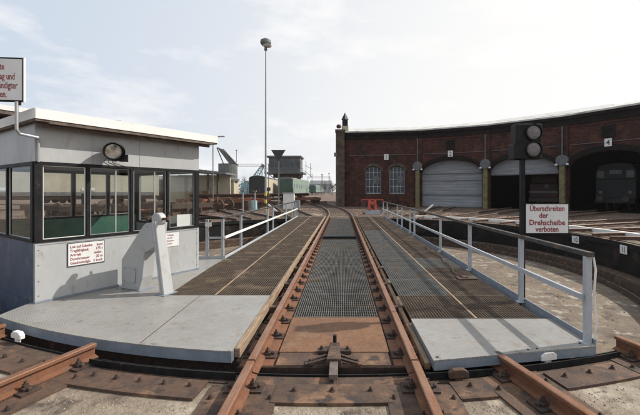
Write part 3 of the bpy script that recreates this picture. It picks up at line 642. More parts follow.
# wall signs
t = thing('data_sign', CA + cu * .6 + Z * .44, 'white sign with rows of red writing on the cabin wall under the windows', 'sign')
pa, pb = CA + cu * .37, CA + cu * .86
W(pa + cn * .010, pb + cn * .010, .435, .785, .008, cn).build('sign_board', 'ink', t)
W(pa + cn * .013 + cu * .01, pb + cn * .013 - cu * .01, .447, .773, .0025, cn).build('sign_face', 'sign_white', t)
for i, (l1, l2) in enumerate((('Lok auf Scheibe', 'kurz'), ('Tragfähigkeit', '175 t'), ('Antrieb', 'elektr.'), ('Durchmesser', '20 m'), ('Geschwindigk.', '5 km/h'))):
    zz = .708 - i * .060
    lettering([l1], .056, pa + cu * .03 + cn * .0135 + Z * zz, cu, Z, 'sign_red', t, sx=.82, bold=.0006)
    lettering([l2], .056, pb - cu * .03 + cn * .0135 + Z * zz, cu, Z, 'sign_red', t, align='RIGHT', sx=.82, bold=.0006)
t = thing('small_notice', CA + cu * 2.0 + Z * .54, 'small white notice on the cabin wall behind the lever stand', 'sign')
pa, pb = CA + cu * 1.86, CA + cu * 2.12
W(pa + cn * .008, pb + cn * .008, .53, .775, .006, cn).build('sign_face', 'sign_white', t)
for i in range(4): lettering([['Achtung', 'nur für', 'Bediener', 'Zutritt'][i]], .045, pa + cu * .03 + cn * .0083 + Z * (.725 - i * .052), cu, Z, 'sign_red', t, sx=.8)
tag(W(CA + cu * 2.12 - cn * .055, CA + cu * 2.44 - cn * .055, .875, 1.10, .003, cn).build('paper_sheet', 'sign_white'), 'white paper sheet standing inside the last cabin window', 'paper')
# floodlight under the eave
fl = thing('floodlight', (-3.46, 5.40, 2.1), 'round black floodlight hanging under the cabin eave', 'lamp')
fd = Vector((.68, -.70, -.22)).normalized(); fc = Vector((-3.47, 5.42, 2.17))
bd = MB().lathe(fc, [(.045, -.16), (.085, -.12), (.115, -.04), (.128, .06), (.135, .07), (.135, .085), (.12, .085), (.10, .03), (.04, -.02)], axis=fd, n=26).build('lamp_body', 'black_paint', fl, smooth=True)
MB().lathe(fc, [(.118, .06), (.085, .068), (.03, .072)], axis=fd, n=26).build('lens', 'reflector', bd, smooth=True)
wa = CA + cu * 1.0
q = MB(); q.bar(fc + Z * .12, wa + Z * 2.25, .03, .03); q.bar(fc - fd * .1, wa + cu * .15 + Z * 2.1, .03, .03); q.build('bracket', 'black_paint', fl)
q = MB()
for k in range(3): q.tube([fc - fd * .1 + Z * (-.08) + cu * (.05 * k - .05), fc - fd * .12 + Z * (-.2) + cu * (.06 * k - .1), CA + cn * .02 + cu * (.95 + .13 * k) + Z * (1.94)], .006, 6)
q.build('cable', 'ink', fl)
MB().lathe(fc, [(.141, .05), (.144, .14)], axis=fd, n=26, cap=False).build('hood', 'black_paint', bd, smooth=True)
MB().obox(fc + Vector((.12, .08, -.16)), .12, .07, .11, .4).build('junction_box', 'black_paint', fl)
# ------------------------------------------------------------ lever stand
ls = thing('lever_stand', (-2.9, 5.2, 0), 'grey steel lever stand with a slanted leg in front of the cabin', 'lever stand')
dx = Vector((.93, -.36, 0)).normalized(); dn = Vector((dx.y, -dx.x, 0))
o_ = Vector((-3.42, 5.56, 0)); th = .20
def Q(x, z): return o_ + dx * x * .90 + Z * z * .965
prof = [(0, 0), (.42, 0), (.50, .22), (.56, .62), (.78, .72), (.84, 1.10), (.60, 1.10), (.52, 1.05), (0, .48)]
body = MB().prism([Q(x, z + .001) + dn * 0 for x, z in prof], -dn * th).build('stand_body', 'cabin_wall', ls, bevel=.006)
MB().hexa([Q(.955, .001) + dn * .04, Q(1.055, .001) + dn * .04, Q(1.055, .001) - dn * .14, Q(.955, .001) - dn * .14, Q(.755, 1.13) + dn * .03, Q(.845, 1.13) + dn * .03, Q(.845, 1.13) - dn * .13, Q(.755, 1.13) - dn * .13]).build('slanted_leg', 'cabin_wall', ls, bevel=.006)
MB().hexa([Q(.975, .003) + dn * .052, Q(1.0, .003) + dn * .052, Q(1.0, .003) + dn * .0405, Q(.975, .003) + dn * .0405, Q(.785, 1.12) + dn * .042, Q(.81, 1.12) + dn * .042, Q(.81, 1.12) + dn * .0305, Q(.785, 1.12) + dn * .0305]).build('leg_rib', 'rail_paint', ls)
MB().prism([Q(x, z) + dn * .0065 for x, z in ((.08, .12), (.34, .12), (.36, .36), (.08, .36))], dn * .004).build('access_cover', 'cabin_wall', ls, bevel=.001)
for x, z in ((.10, .14), (.32, .14), (.34, .34), (.10, .34)): MB().lathe(Q(x, z) + dn * .0108, [(.008, 0), (.007, .004)], axis=dn, n=6).build('bolt', 'dark_rust', ls)
MB().prism([Q(x, z) + dn * .0065 for x, z in ((.0, .0015), (.43, .0015), (.43, .012), (.0, .012))], dn * .006).build('weld_bead', 'dark_rust', ls)
MB().obox(Q(.21, .0005) + dn * .0 - dn * .1, .52, .28, .008, atan2(dx.y, dx.x)).build('foot_plate', 'deck_side', ls)
MB().obox(Q(1.0, .0005) - dn * .05, .18, .26, .01, atan2(dx.y, dx.x)).build('foot_plate', 'deck_side', ls)
MB().tube([Q(.30, .40) - dn * (th + .03), Q(.5, .9) - dn * (th + .03), Q(.55, 1.12) - dn * (th + .02)], .012, 8).build('cable_pipe', 'galv', ls)
MB().lathe(Q(.80, 1.16) - dn * .07, [(.085, -.055), (.098, -.045), (.098, .045), (.085, .055)], axis=dn, n=24).build('lever_hub', 'cabin_wall', ls, smooth=True)
MB().tube([Q(.56, 1.15) - dn * .05, Q(1.04, 1.17) - dn * .05], .02, 8).build('axle', 'dark_rust', ls)
MB().lathe(Q(.60, 1.15) - dn * .05, [(.045, -.03), (.045, .03)], axis=dx, n=12).build('collar', 'dark_rust', ls)
MB().tube([Q(1.0, 1.165) - dn * .05, Q(1.03, 1.26) - dn * .1], .014, 8).build('small_lever', 'dark_rust', ls)
for x, z in ((.06, .05), (.36, .05), (.62, 1.04)): MB().lathe(Q(x, z) + dn * .0005, [(.012, 0), (.010, .006)], axis=dn, n=6).build('bolt', 'galv', ls)

# ------------------------------------------------------------ radial tracks beyond the pit
def radial_track(deg, r1, label, sleepers=True):
    a = R(deg); d = Vector((sin(a), cos(a), 0)); s_ = Vector((cos(a), -sin(a), 0))
    def P(r, o_, z=0): q = C + d * r + s_ * o_; return Vector((q.x, q.y, z))
    p0 = P(RP, 0, GZ); t_ = thing('radial_track', p0, label, 'track', 'tracks fanning out from the pit')
    for o_ in (-.7515, .7515): rail_mb(P(RP - .02, o_), P(r1, o_), .13, -.01).build('rail', ['yard_rail', 'far_head'], t_)
    r = RP + .4; n_ = 0
    while r < min(r1 - .3, 26) and sleepers:
        c_ = P(r, 0, GZ + .006); MB().obox(c_, 2.5, .24, .02, -a).build('sleeper', 'sleeper', t_); r += .68; n_ += 1
names = {10.3: 'towards the two arched windows', 24.8: 'towards the closed grey shutter', 39.3: 'towards the half open shutter', 53.7: 'towards the dark locomotive in the open doorway', 68.2: 'beyond the signal, right of the locomotive doorway', 82.6: 'above number plate 10', 97: 'above number plate 11 at the right edge'}
for dg_, tx in names.items(): radial_track(dg_, 27.0 if dg_ < 60 else 30, 'rusty radial track leading ' + tx if dg_ < 60 else 'rusty radial track ' + tx)
for i, dg_ in enumerate((-14.5, -29, -43.5, -58, -72.5, -87)):
    radial_track(dg_, 45 if i < 3 else 24, 'rusty radial track on the left of the pit, ' + ['first from the bridge end', 'second from the bridge end', 'third from the bridge end', 'fourth, seen through the left railing', 'fifth, half behind the cabin', 'sixth, behind the cabin'][i])
t = thing('curved_track', (0, 22, GZ), 'track curving away to the left beyond the far end of the bridge', 'track')
def cpt(u, o_):
    c0_, c1_, c2_ = Vector((0, 21.93, 0)), Vector((0, 42, 0)), Vector((-13, 78, 0)); p = c0_ * (1 - u) ** 2 + c1_ * 2 * u * (1 - u) + c2_ * u * u; d = ((c1_ - c0_) * (1 - u) + (c2_ - c1_) * u).normalized()
    return p + Vector((d.y, -d.x, 0)) * o_, d
for o_ in (-.7515, .7515):
    b = MB()
    for k in range(24): q = rail_mb(cpt(k / 24, o_)[0], cpt((k + 1) / 24, o_)[0], .13, -.01); kk = len(b.f); b.add(q.v, q.f); b.mi[kk:] = q.mi
    b.build('rail', ['yard_rail', 'far_head'], t)
for k in range(40):
    p, d = cpt((k + .5) / 40 * .75, 0); MB().obox((p.x, p.y, GZ + .006), 2.5, .24, .02, atan2(-d.x, d.y)).build('sleeper', 'sleeper', t)
# number plates on the pit wall
for dg_, s_ in ((97, '11'), (82.6, '10')):
    p = pol(RP - .052, dg_, -.30); a = R(dg_); n_ = Vector((-sin(a), -cos(a), 0)); ux = Vector((cos(a), -sin(a), 0)) 
    t = thing('number_plate', p, 'white plate reading %s on the dark pit wall' % ('eleven, nearest the right edge' if s_ == '11' else 'ten, below the warning sign'), 'number plate')
    W(p - ux * .17 - Z * p.z, p + ux * .17 - Z * p.z, -.50, -.22, .008, n_).build('plate', 'sign_white', t)
    lettering([s_], .27, p + n_ * .001 - Z * .155 , ux, Z, 'ink', t, align='CENTER', sx=.8, bold=.004)
# pale raised strip in an arc beyond the right side of the pit
b = curved_bar(MB(), 10.75, 10.95, GZ + .0055, -.001, 26, 112, 40)
tag(b.build('pale_arc_strip', 'white_paint'), 'pale curved strip beyond the right pit wall', 'kerb')
b = curved_bar(MB(), 12.0, 12.12, GZ + .006, GZ + .10, 20, 112, 40)
tag(b.build('rusty_pipe_run', 'rust_rail'), 'rusty low steel edging behind the pale strip on the right', 'edging')

# ------------------------------------------------------------ roundhouse
RF, HE = 26.0, 7.9
TH_ = [.7, 18.3, 33.1, 47.4, 61.8, 76.2]
rh = thing('roundhouse', pol(RF, 33, GZ), 'curved dark red brick engine shed with arched doors and pale roof edge', 'engine shed')
arch_info = {}
for i in range(5):
    P0, P1 = pol(RF, TH_[i]), pol(RF, TH_[i + 1]); d = (P1 - P0); Ln = d.length; d.normalize(); n_ = Vector((d.y, -d.x, 0))
    if n_.dot(C - P0) < 0: n_ = -n_
    nin = -n_; TW = .5
    def F_(x, z): return P0 + d * x + Z * z
    def opening(x0, x1, zs, zt, n=14):   # points of an arched opening, spring zs, top zt, from x1 foot to x0 foot
        return [F_(x1, 0)] + [F_((x0 + x1) / 2 + (x1 - x0) / 2 * cos(t_ * pi / n), zs + (zt - zs) * sin(t_ * pi / n)) for t_ in range(n + 1)] + [F_(x0, 0)]
    if i == 0:
        # two arched windows: wall built from columns of polygons around them
        m_ = MB(); wins = [(2.35, 4.05), (4.95, 6.55)]; zb, zs, zt = 1.25, 3.75, 4.25; 
        xs = [0, 2.35, 4.05, 4.95, 6.55, Ln]
        for (x0, x1) in ((0, 2.35), (4.05, 4.95), (6.55, Ln)): m_.prism([F_(x0, GZ), F_(x1, GZ), F_(x1, HE), F_(x0, HE)], nin * TW)
        for (x0, x1) in wins:
            m_.prism([F_(x0, GZ), F_(x1, GZ), F_(x1, zb), F_(x0, zb)], nin * TW)
            pts_ = [F_((x0 + x1) / 2 + (x1 - x0) / 2 * cos(t_ * pi / 10), zs + (zt - zs) * sin(t_ * pi / 10)) for t_ in range(11)]
            m_.prism([F_(x0, HE), F_(x1, HE)] + pts_, nin * TW)
        wl = m_.build('wall', 'brick', rh)
        for (x0, x1) in wins:
            wn = MB(); q = [(x0, x0 + .07, zb, zt - .1), (x1 - .07, x1, zb, zt - .1), (x0 + .07, x1 - .07, zb, zb + .09)]
            for k in (1, 2, 3): xx = x0 + (x1 - x0) * k / 4; q.append((xx - .03, xx + .03, zb + .09, zt - .12))
            for k in (1, 2, 3): zz = zb + (zs - zb) * k / 3.2; q.append((x0 + .07, x1 - .07, zz - .03, zz + .03))
            for k_, (a0, a1, b0, b1) in enumerate(q): wn.prism([F_(a0, b0) + nin * (.20 + .003 * k_), F_(a1, b0) + nin * (.20 + .003 * k_), F_(a1, b1) + nin * (.20 + .003 * k_), F_(a0, b1) + nin * (.20 + .003 * k_)], nin * .05)
            wo_ = wn.build('window', 'galv', rh)
            pts_ = [F_((x0 + x1) / 2 + (x1 - x0) / 2 * .98 * cos(t_ * pi / 10), zs + (zt - zs) * .97 * sin(t_ * pi / 10)) for t_ in range(11)]
            MB().prism([F_(x0 + .01, zb + .01), F_(x1 - .01, zb + .01)] + pts_, nin * .01).build
            q = MB(); q.prism([p + nin * .28 for p in [F_(x0 + .01, zb + .01), F_(x1 - .01, zb + .01)] + pts_], nin * .01); q.build('pane', 'dusty_pane', wo_)
            q = MB(); xm = (x0 + x1) / 2; q.prism([F_(xm - .05, 2.35) + nin * .185, F_(x1 - .2, 2.35) + nin * .185, F_(x1 - .2, 3.15) + nin * .185, F_(xm - .05, 3.15) + nin * .185], nin * .01)
            q.build('posted_sheet', 'stone_cap', wo_)
            # brick arch lintel proud of the wall
            q = MB(); n = 10
            for t_ in range(n):
                a0, a1 = t_ * pi / n, (t_ + 1) * pi / n; c_, w_ = (x0 + x1) / 2, (x1 - x0) / 2
                pa_ = [F_(c_ + w_ * cos(a0), zs + (zt - zs) * sin(a0)), F_(c_ + (w_ + .22) * cos(a0), zs + (zt - zs + .3) * sin(a0)), F_(c_ + (w_ + .22) * cos(a1), zs + (zt - zs + .3) * sin(a1)), F_(c_ + w_ * cos(a1), zs + (zt - zs) * sin(a1))]
                q.prism([p + n_ * .003 for p in pa_], n_ * .06)
            q.build('window_arch', 'ochre_stone', rh)
    else:
        x0, x1, zs, zt = .35, Ln - .35, 3.35, 4.75
        m_ = MB(); op = opening(x0, x1, zs, zt)
        m_.prism([F_(0, GZ), F_(0, HE), F_(Ln, HE), F_(Ln, GZ), F_(x1, GZ)] + op[1:-1] + [F_(x0, GZ)], nin * TW); wl = m_.build('wall', 'brick', rh)
        arch_info[i] = (F_, d, n_, x0, x1, zs, zt, Ln)
        # arch ring
        q = MB(); n = 16
        for t_ in range(n):
            a0, a1 = t_ * pi / n, (t_ + 1) * pi / n; c_, w_ = (x0 + x1) / 2, (x1 - x0) / 2
            pa_ = [F_(c_ + w_ * cos(a0), zs + (zt - zs) * sin(a0)), F_(c_ + (w_ + .3) * cos(a0), zs + (zt - zs + .45) * sin(a0)), F_(c_ + (w_ + .3) * cos(a1), zs + (zt - zs + .45) * sin(a1)), F_(c_ + w_ * cos(a1), zs + (zt - zs) * sin(a1))]
            q.prism([p + n_ * .003 for p in pa_], n_ * .08)
        q.build('door_arch', 'sooty', rh)
        # shutter
        if i in (1, 2):
            zlow = GZ + .02 if i == 1 else 3.05
            q = MB(); z = zlow; 
            while z < zt - .02:
                z2 = min(z + .11, zt)
                def half(zz):
                    return (x1 - x0) / 2 + .05
                h0 = half(z2); c_ = (x0 + x1) / 2
                if h0 < .2: break
                a_, b_ = F_(c_ - h0, z) + nin * .56, F_(c_ + h0, z) + nin * .56
                dz = z2 - z
                q.add([a_, b_, b_ + Z * dz * .5 + n_ * .03, a_ + Z * dz * .5 + n_ * .03, a_ + Z * dz, b_ + Z * dz], [(0, 1, 2, 3), (3, 2, 5, 4)])
                q.add([p + nin * .04 for p in (a_, b_, b_ + Z * dz, a_ + Z * dz)], [(3, 2, 1, 0)])
                z = z2
            sh = q.build('roller_shutter', 'shutter', rh)
            q = MB()
            c_ = (x0 + x1) / 2; hh = (x1 - x0) / 2 - .02
            for zz in ([zlow + .02] if i == 2 else [zlow + .02, 1.1, 2.6, 3.3]): q.prism([F_(c_ - hh, zz) + nin * .505, F_(c_ + hh, zz) + nin * .505, F_(c_ + hh, zz + .07) + nin * .505, F_(c_ - hh, zz + .07) + nin * .505], n_ * .02)
            q.build('shutter_rail', 'stone_cap', sh)
        # dark recess panel above door
        c_ = (x0 + x1) / 2
        q = MB(); q.prism([F_(c_ - .45, 5.75) + n_ * .003, F_(c_ + .45, 5.75) + n_ * .003, F_(c_ + .45, 6.75) + n_ * .003, F_(c_ - .45, 6.75) + n_ * .003], n_ * .05); q.build('wall_panel', 'sooty', rh)
    # cornice, sooty frieze, cable, number plate
    q = MB(); q.prism([F_(0, HE - .75) + n_ * .002, F_(Ln, HE - .75) + n_ * .002, F_(Ln, HE) + n_ * .002, F_(0, HE) + n_ * .002], n_ * .10); q.prism([F_(0, HE - .25) + n_ * .103, F_(Ln, HE - .25) + n_ * .103, F_(Ln, HE) + n_ * .103, F_(0, HE) + n_ * .103], n_ * .18)
    q.build('cornice', 'sooty', rh)
    q = MB(); q.prism([F_(0, HE - .98) + n_ * .003, F_(Ln, HE - .98) + n_ * .003, F_(Ln, HE - .88) + n_ * .003, F_(0, HE - .88) + n_ * .003], n_ * .06); q.build('string_course', 'brick', rh)
    q = MB(); q.tube([F_(.6, 5.45) + n_ * .06, F_(Ln * .5, 5.42) + n_ * .06, F_(Ln - .2, 5.45) + n_ * .06], .03, 6); q.build('cable_conduit', 'stone_cap', rh)
    if i < 4:
        c_ = Ln * (.58 if i == 0 else .5); npz = 4.9 + (0 if i == 0 else .15)
        q = MB(); q.prism([F_(c_ - .24, npz) + n_ * .10, F_(c_ + .24, npz) + n_ * .10, F_(c_ + .24, npz + .62) + n_ * .10, F_(c_ - .24, npz + .62) + n_ * .10], n_ * .02); pl = q.build('number_plate', 'sign_white', rh)
        lettering([str(i + 1)], .6, F_(c_, npz + .1) + n_ * .1205, d if d.cross(Z).dot(n_) > 0 else -d, Z, 'ink', pl, align='CENTER', sx=.9, bold=.006)
    # pilaster at the left end of the bay (and one at the far right)
    for ppos in ([P0] if i < 4 else [P0, P1]):
        if i == 0: continue
        q = MB(); an = atan2(d.y, d.x)
        cc = ppos + n_ * .16; q.obox((cc.x, cc.y, GZ), .42, .30, 4.0, an); q.build('door_post', 'yellow_post', rh, bevel=.02)
        q = MB(); q.lathe(ppos + n_ * .02 + Z * 4.15, [(.5, 0), (.5, .30), (.42, .36)], axis=n_, n=20); q.obox((cc.x, cc.y, 3.835), .62, .34, .2, an)
        q.build('stone_capital', 'stone_cap', rh)
        q = MB(); cc = ppos - n_ * .05; q.obox((cc.x, cc.y, 4.52), .85, .32, HE - .76 - 4.52, an); q.build('brick_pier', 'brick', rh)
        q = MB(); cc = ppos + n_ * .2; q.tube([cc + Z * 4.6, cc + Z * 7.1], .06, 8); q.build('downpipe', 'stone_cap', rh)
    # roof slopes
    e = n_ * .32
    A0, A1 = P0 + e + Z * (HE + .003), P1 + e + Z * (HE + .003)
    B0, B1 = pol(RF + 6.5, TH_[i], HE + 1.5), pol(RF + 6.5, TH_[i + 1], HE + 1.5)
    D0, D1 = pol(RF + 22, TH_[i], HE + .8), pol(RF + 22, TH_[i + 1], HE + .8)
    q = MB(); q.add([A0, A1, B1, B0, D1, D0], [(0, 1, 2, 3), (3, 2, 4, 5)]); dn_ = Vector((0, 0, -.18)); q.add([A0, A1, B1, B0], [(3, 2, 1, 0)]) if False else None
    q2 = MB(); q2.prism([A0, A1, B1, B0], (0, 0, .14)); q2.prism([B0, B1, D1, D0], (0, 0, .14)); q2.build('roof_panel', 'roof_sheet', rh)
    # back wall and floor of the shed
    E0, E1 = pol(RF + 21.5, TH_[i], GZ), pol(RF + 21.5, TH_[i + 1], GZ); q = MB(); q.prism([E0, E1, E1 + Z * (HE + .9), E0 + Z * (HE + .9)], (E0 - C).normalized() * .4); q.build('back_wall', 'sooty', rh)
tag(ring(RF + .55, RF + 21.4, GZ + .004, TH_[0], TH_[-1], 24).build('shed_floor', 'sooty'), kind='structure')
for a_ in (TH_[0], TH_[-1]):
    p0, p1 = pol(RF + .02, a_, GZ), pol(RF + 21.9, a_, GZ); d = (p1 - p0).normalized(); s_ = Vector((d.y, -d.x, 0)) * (1 if a_ > 5 else -1)
    q = MB(); q.prism([p0, p1, p1 + Z * (HE + .8 - GZ), pol(RF + 6.5, a_, HE + 1.48), p0 + Z * (HE - GZ)], -s_ * .4); q.build('end_wall', 'brick', rh)
# corner pier on the left with a pointed black finial
p = pol(RF - .12, -.25, GZ); q = MB(); q.obox(p, .95, .9, HE + .25, 0); q.obox(p + Z * (HE + .2505), 1.1, 1.05, .25, 0); q.build('corner_pier', 'ochre_stone', rh)
q = MB(); q.lathe(p + Z * (HE + .7) + Vector((-.15, 0, 0)), [(.001, .0), (.22, .02), (.28, .2), (.22, .38), (.001, .42)], n=12); q.build('stone_ball', 'dark_rust', rh, smooth=True)
fp = pol(RF + .8, .9, HE + .35); q = MB(); q.obox(fp, .75, .75, .55, 0); q.build('finial_base', 'beige_paint', rh)
q = MB(); q.obox(fp + Z * .551, .62, .62, .75, 0); q.lathe(fp + Z * 1.302, [(.42, 0), (.02, .8)], n=4); q.build('finial', 'black_paint', rh)
# raised roof light over bays 2-3
q = MB(); a0, a1 = 38, 52.5
cr_ = [pol(RF + 2.2, a0 - 9, HE + .52), pol(RF + 2.2, a1, HE + .56), pol(RF + 5, a1, HE + 1.42), pol(RF + 5, a0 - 9, HE + 1.22)]
q.prism(cr_, (0, 0, .09)); q.build('roof_monitor', 'roof_sheet', rh)
# lamps on the door posts
for i in (1, 2, 3, 4):
    p = pol(RF - .45, TH_[i], 3.75); q = MB()
    for sx in (-1, 1): a = R(TH_[i]); c_ = p + Vector((cos(a), -sin(a), 0)) * .42 * sx; MB().lathe(c_, [(.03, .16), (.11, .10), (.12, 0)], n=10).build('door_lamp', 'sign_white', rh, smooth=True)
# left side pipes and box on the corner
q = MB(); q.tube([(-.45, 38.0, .0), (-.45, 38.0, 5.0)], .05, 6); q.bar((-.5, 37.9, 3.7), (.5, 37.9, 3.7), .05, .05); q.obox((-.62, 38.0, 5.3), .3, .3, .4, 0); q.build('drain_pipe', 'stone_cap', rh)
# ------------------------------------------------------------ vehicles inside the shed
def local(deg, r, off=0):
    a = R(deg); d = Vector((sin(a), cos(a), 0)); s_ = Vector((cos(a), -sin(a), 0)); return lambda x, y, z: Vector((0, C.y, 0)) + d * (r + y) + s_ * (off + x) + Z * z
def lbox(b, f, x0, x1, y0, y1, z0, z1):
    return b.hexa([f(x0, y0, z0), f(x1, y0, z0), f(x1, y1, z0), f(x0, y1, z0), f(x0, y0, z1), f(x1, y0, z1), f(x1, y1, z1), f(x0, y1, z1)])
f = local(54.0, RF + 2.2)
t = thing('locomotive', f(0, 0, GZ), 'dark diesel locomotive with pale cab windows in the rightmost open doorway', 'locomotive')
q = MB(); lbox(q, f, -1.4, 1.4, 0, 6, .95, 2.55); q.prism([f(x, 0, z) for x, z in ((-1.4, 2.551), (1.4, 2.551), (1.4, 3.25), (1.1, 3.7), (.5, 3.9), (-.5, 3.9), (-1.1, 3.7), (-1.4, 3.25))], f(0, 5, 0) - f(0, 0, 0)); q.build('body', 'loco_dark', t, bevel=.04)
for x0, x1 in ((-1.25, -.75), (.75, 1.25)): lbox(MB(), f, x0, x1, -.03, -.003, 2.65, 3.25).build('cab_window', 'dusty_pane', t)
lbox(MB(), f, -.4, .45, -.03, -.003, 2.95, 3.3).build('cab_window', 'dusty_pane', t)
q = MB(); lbox(q, f, -1.35, 1.35, -.25, .2, .55, .949); q.build('buffer_beam', 'loco_dark', t)
for x in (-.87, .87): MB().lathe(f(x, -.26, .9), [(.07, 0), (.07, .35), (.23, .36), (.23, .4)], axis=f(0, -1, 0) - f(0, 0, 0), n=14).build('buffer', 'clip_iron', t)
for x in (-1.0, 1.0): MB().lathe(f(x, -.004, 1.45), [(.13, 0), (.13, .06)], axis=f(0, -1, 0) - f(0, 0, 0), n=14).build('headlight', 'stone_cap', t)
for x in (-.75, .75):
    for y in (1, 2.8, 4.6): MB().lathe(f(x, y, .35), [(.5, -.06), (.5, .06)], axis=f(1, 0, 0) - f(0, 0, 0), n=18).build('wheel', 'clip_iron', t)
f = local(61.5, RF + 1.6)
t = thing('tank_locomotive', f(0, 0, GZ), 'dark round-nosed boiler of an engine at the right edge inside the shed', 'locomotive')
MB().lathe(f(0, 0, 2.2), [(.3, -.1), (.95, 0), (1.0, .2), (1.0, 5)], axis=f(0, 1, 0) - f(0, 0, 0), n=26).build('boiler', 'black_paint', t, smooth=True)
q = MB(); lbox(q, f, -1.3, 1.3, -.3, 5, .7, 1.1); q.build('frame', 'dark_rust', t)
MB().lathe(f(0, .6, 3.1), [(.2, 0), (.2, .7), (.28, .8)], n=14).build('chimney', 'black_paint', t)
for x in (-.75, .75):
    for y in (1, 2.6): MB().lathe(f(x, y, .45), [(.6, -.06), (.6, .06)], axis=f(1, 0, 0) - f(0, 0, 0), n=18).build('wheel', 'clip_iron', t)
f = local(42.5, RF + 3.0)
t = thing('red_rail_vehicle', f(0, 0, GZ), 'dark red rail vehicle with a round lamp behind the half open shutter', 'rail vehicle')
q = MB(); lbox(q, f, -1.2, 1.2, 0, 5, .9, 2.3); lbox(q, f, -1.1, 1.1, .25, 5, 2.301, 3.1); q.build('body', 'loco_red', t, bevel=.06)
lbox(MB(), f, -1.22, 1.22, -.04, -.003, 1.35, 1.55).build('white_stripe', 'stone_cap', t)
MB().lathe(f(.3, -.01, 2.0), [(.2, 0), (.2, .05), (.12, .1)], axis=f(0, -1, 0) - f(0, 0, 0), n=16).build('headlight', 'stone_cap', t)
lbox(MB(), f, -1.25, 1.25, -.1, 4.9, .5, .9).build('frame', 'clip_iron', t)
for x in (-.75, .75):
    for y in (1, 3.6): MB().lathe(f(x, y, .25), [(.42, -.06), (.42, .06)], axis=f(1, 0, 0) - f(0, 0, 0), n=18).build('wheel', 'clip_iron', t)

# ------------------------------------------------------------ objects round the yard
def at(px, py, D): return Vector(((px - 342) / 350 * D + .083, D, 1.55 - (py - 191) / 350 * D))
# tall mast
t = thing('light_mast', (-5.8, 27, GZ), 'very tall slim light mast with yellow and black banded foot', 'light mast')
MB().tube([(-5.8, 27, GZ), (-5.8, 27, 12.5)], .085, 12, r2=.05).build('mast_pole', 'galv', t)
q = MB(); 
for k in range(5): q.slot(k % 2); q.lathe((-5.8, 27, .05 + k * .28), [(.10, 0), (.10, .28)], n=14)
q.build('warning_band', ['yellow_paint', 'ink'], t)
MB().lathe((-5.8, 27, 12.4), [(.12, 0), (.10, .25), (.3, .38), (.42, .55), (.40, .75), (.2, .88), (.02, .9)], n=18).build('lamp_head', 'grey_paint', t, smooth=True)
MB().lathe((-5.65, 26.9, 12.62), [(.02, 0), (.28, .03), (.34, .1)], n=14).build('lamp_glass', 'sign_white', t)
# inverted triangle signal
p = at(278.5, 191, 30); t = thing('triangle_signal', (p.x, 30, GZ), 'black inverted triangle signal on a thin post', 'signal')
MB().tube([(p.x, 30, GZ), (p.x, 30, 4.3)], .06, 8).build('post', 'grey_paint', t)
MB().prism([(p.x - .62, 30 - .1, 5.06), (p.x + .62, 30 - .1, 5.06), (p.x, 30 - .1, 4.05)], (0, .04, 0)).build('triangle_board', 'ink', t)
# white cabinet
p = at(289, 191, 33); t = thing('relay_cabinet', (p.x, 33, GZ), 'pale grey equipment cabinet standing before the green wagon', 'cabinet')
MB().box(p.x - .5, p.x + .5, 32.7, 33.3, GZ, 1.35).build('cabinet_body', 'white_paint', t); MB().box(p.x - .56, p.x + .56, 32.62, 33.36, 1.351, 1.42).build('cabinet_lid', 'shutter', t)
# wagons
def wagon(p0, p1, w_, h, end_m, side_m, label, name='railway_wagon', win=0, roofm='grey_paint', roof_h=.45):
    p0, p1 = Vector((*p0, 0)), Vector((*p1, 0)); d = (p1 - p0); Ln = d.length; d.normalize(); s_ = Vector((d.y, -d.x, 0))
    f_ = lambda x, y, z: p0 + d * y + s_ * x + Z * z
    t_ = thing(name, f_(0, 0, GZ), label, 'wagon')
    zb = 1.1
    q_ = MB(); lbox(q_, f_, -w_ / 2, w_ / 2, 0.03, Ln - .03, zb, h - roof_h); q_.build('body', side_m, t_)
    for y0, y1 in ((0, .028), (Ln - .028, Ln)): lbox(MB(), f_, -w_ / 2, w_ / 2, y0, y1, zb, h - roof_h).build('end_wall', end_m, t_)
    prof = [(w_ / 2 * cos(k * pi / 8), h - roof_h + .002 + roof_h * sin(k * pi / 8)) for k in range(9)]
    MB().prism([f_(x, -.05, z) for x, z in prof], d * (Ln + .1)).build('roof', roofm, t_)
    lbox(MB(), f_, -w_ / 2 + .2, w_ / 2 - .2, .1, Ln - .1, .75, zb - .002).build('underframe', 'clip_iron', t_)
    for yy in (1.6, 3.6, Ln - 3.6, Ln - 1.6):
        for x in (-.75, .75): MB().lathe(f_(x, yy, .45), [(.48, -.06), (.48, .06)], axis=s_, n=16).build('wheel', 'clip_iron', t_)
    for x in (-.87, .87): MB().lathe(f_(x, 0, .95), [(.07, 0), (.07, .4), (.22, .42), (.22, .46)], axis=-d, n=12).build('buffer', 'clip_iron', t_)
    if win:
        for k in range(win):
            y0 = Ln * (k + .5) / win - .55
            for sg in (-1, 1):
                lbox(MB(), f_, sg * (w_ / 2 + .003) - (0 if sg > 0 else .02), sg * (w_ / 2 + .003) + (.02 if sg > 0 else 0), y0, y0 + 1.1, 2.1, 2.95).build('window', 'dusty_pane', t_)
    return t_, f_
wagon((-10.9, 68), (-9.7, 88), 2.9, 4.3, 'green_paint', 'pale_green', 'green railway wagon with pale green side under the signal tower', win=7)
wagon((-14.4, 60), (-15.3, 84), 2.9, 4.2, 'ink', 'beige_paint', 'wagon with black end and beige side left of the green wagon', roofm='ink')
wagon((-12.5, 150), (-10, 168), 2.8, 4.2, 'green_paint', 'pale_green', 'small distant green wagon right of the signal tower', win=5)
tb, fb = wagon((-40, 26), (-19.6, 37.5), 2.9, 4.1, 'beige_paint', 'beige_paint', 'long plain beige coach seen through the cabin windows', name='beige_coach')
lbox(MB(), fb, 1.455, 1.475, .2, 23, 1.12, 1.45).build('grey_band', 'grey_paint', tb)
